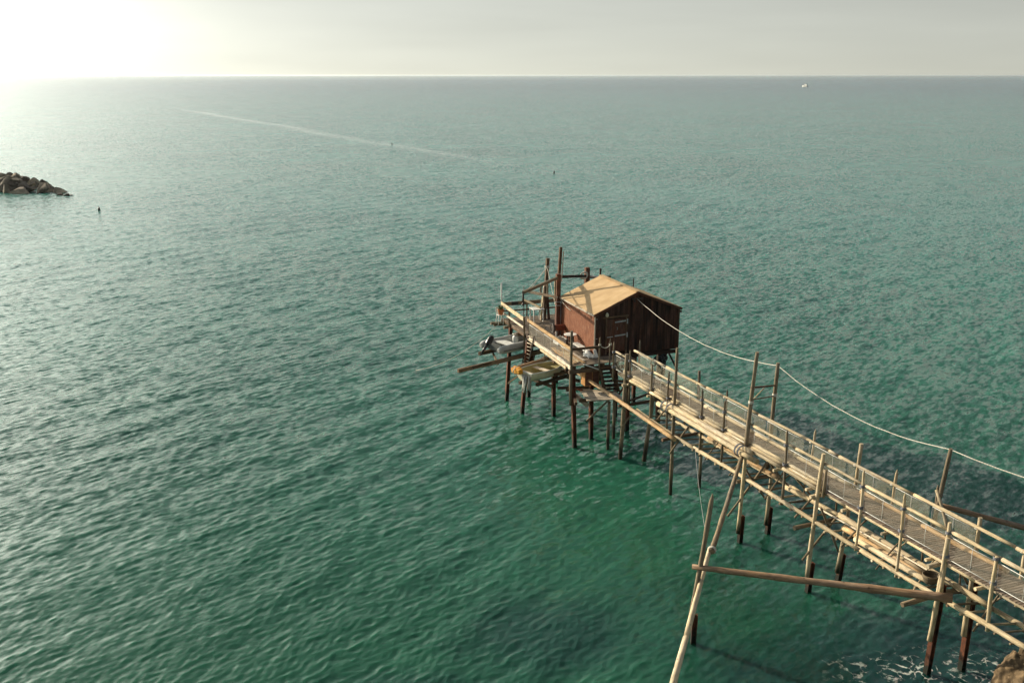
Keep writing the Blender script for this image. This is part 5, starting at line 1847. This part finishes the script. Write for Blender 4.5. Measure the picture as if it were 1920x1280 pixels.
# breakwater: a bank of quarried blocks, each its own object
stones = [stone_mesh('breakwater_rock', 100 + k, (rnd.uniform(.9, 1.25), rnd.uniform(.75, 1.0), rnd.uniform(.65, .9)), rockm, 3, .05) for k in range(9)]
tipA, backA = cz(112, 360, 0), cz(-60, 334, 0)
axis = (backA - tipA)
axn = axis.normalized()
axp = Vector((-axn.y, axn.x, 0))
if axp.y < 0:
    axp = -axp
rnd.seed(23)
for k in range(260):
    f = (k / 260) ** .9 * 2.2
    wdt = 1.2 + 4.8 * min(1, f / .35)
    n_ = rnd.uniform(-1, 1)
    size = rnd.uniform(.65, 1.75) * (.75 if f < .05 else 1)
    h = (1 - abs(n_) ** 1.5) * 1.9 * min(1, .3 + f / .45)
    p = tipA + axis * f + axp * (n_ * wdt - 3.2 * min(1, .4 + f / .3)) + Vector((rnd.uniform(-.5, .5), rnd.uniform(-.5, .5), 0))
    o = bpy.data.objects.new('breakwater_rock', stones[k % 9])
    o.location = (p.x, p.y, h - .1 * size)
    o.scale = (size * 1.3, size * 1.15, size * rnd.uniform(.8, 1.15))
    o.rotation_euler = (rnd.uniform(-.7, .7), rnd.uniform(-.7, .7), rnd.uniform(0, 6.28))
    col.objects.link(o)
    tag(o, 'dark angular block in the stone breakwater at the left edge', 'rock', 'blocks of the breakwater')
for px_, py_, s_ in ((126, 367, .55), (112, 366, .8), (133, 366.5, .35)):
    p = cz(px_, py_, 0)
    o = bpy.data.objects.new('breakwater_rock', stones[int(px_) % 9])
    o.location = (p.x, p.y, .05)
    o.scale = (s_ * 1.4, s_, s_ * .8)
    o.rotation_euler = (0, 0, rnd.uniform(0, 6))
    col.objects.link(o)
    tag(o, {126: 'small low stone standing apart off the tip of the breakwater', 112: 'squat stone ending the breakwater bank at the tip', 133: 'tiniest stone just breaking the water beyond the tip'}[px_], 'rock', 'blocks of the breakwater')
# big stone by the shore
bo = bpy.data.objects.new('boulder', stone_mesh('boulder', 7, (2.2, 1.8, 1.6), rockb, sub=6, rug=.9))
pb_ = cz(1920, 1262, .4)
bo.location = (pb_.x - .05, pb_.y - .1, .05)
bo.rotation_euler = (0, 0, .6)
for pl_ in bo.data.polygons:
    pl_.use_smooth = True
col.objects.link(bo)
tag(bo, 'large tan boulder in the bottom right corner', 'boulder')

# ------------------------------------------------------------------ floats and the far boat
for px_, py_, r, lab in ((186, 395, .17, 'dark float off the breakwater tip'), (1039, 325, .14, 'dark float in open water beyond the hut mast'), (735, 271, .15, 'tiny dark float beside the pale streak on the water')):
    p = cz(px_, py_, 0)
    b_ = thing('buoy', p, lab, 'buoy', 'floats on the open water')
    MB().lathe(p, (0, 0, 1), [(.05, -.3), (r * .8, -.15), (r, .1), (r * .8, .35), (r * .25, .48)], 16).build('float', blackp, b_)
    MB().ring(p + Vector((0, 0, .52)), (1, 0, 0), .09, .025, 12).build('eye', iron, b_)
pm = cz(1509, 163.4, 0)
bx_, by_ = Vector((.60, -.80, 0)), Vector((.80, .60, 0))


def bp_(x, y, z):
    return pm + bx_ * x + by_ * y + Vector((0, 0, z))


mbo = thing('motor_boat', pm, 'white motor boat far out near the horizon', 'boat')
hl = []
for f in np.linspace(0, 1, 9):
    w_ = 1.75 * (1 - max(0, (f - .5) / .5) ** 2)
    w_ = max(w_, .03)
    x = 5 - 10 * f
    up_ = 1.9 + .8 * f ** 2
    hl.append([bp_(x, -w_, up_), bp_(x, -w_ * .75, .1), bp_(x, 0, -.3), bp_(x, w_ * .75, .1), bp_(x, w_, up_)])
hm = MB().grid(hl, smooth=False)
hm.poly([r_[0] for r_ in hl] + [r_[4] for r_ in hl[::-1]])
hm.poly(hl[0])
hm.build('hull', white_steel, mbo)
cbn = MB().prism([bp_(4.5, -1.2, 1.6), bp_(-1.6, -1.2, 1.9), bp_(-.6, -1.1, 4.0), bp_(4.2, -1.1, 3.8)], by_ * 2.4).build('cabin', whitep, mbo)
MB().bar(bp_(-.9, -1.23, 2.9), bp_(1.8, -1.23, 2.8), .03, .45).build('window', blackp, cbn)
MB().tube([bp_(1.5, 0, 3.1), bp_(1.3, 0, 6.2)], .09, 7).build('mast', whitep, mbo)

# ------------------------------------------------------------------ the air: thin sea haze up to just above the eye
hz = MB()
HB = 61000.0
for q in (((-1, -1, -1), (-1, 1, -1), (1, 1, -1), (1, -1, -1)), ((-1, -1, 1), (1, -1, 1), (1, 1, 1), (-1, 1, 1)),
          ((-1, -1, -1), (1, -1, -1), (1, -1, 1), (-1, -1, 1)), ((1, -1, -1), (1, 1, -1), (1, 1, 1), (1, -1, 1)),
          ((1, 1, -1), (-1, 1, -1), (-1, 1, 1), (1, 1, 1)), ((-1, 1, -1), (-1, -1, -1), (-1, -1, 1), (-1, 1, 1))):
    hz.poly([Vector((a * HB, b * HB, -3.0 if c < 0 else 20.0)) for a, b, c in q])
hzm = bpy.data.materials.new('sea_haze')
hzm.use_nodes = True
ht = hzm.node_tree
ht.nodes.clear()
hv = nd(ht, 'ShaderNodeVolumePrincipled')
hv.inputs['Color'].default_value = (0.84, 0.92, 0.95, 1)
hv.inputs['Density'].default_value = 0.00004
hv.inputs['Anisotropy'].default_value = 0.5
ho = nd(ht, 'ShaderNodeOutputMaterial')
lk(ht, hv.outputs[0], ho.inputs['Volume'])
hzo = hz.build('haze', hzm)
hzo['kind'] = 'stuff'
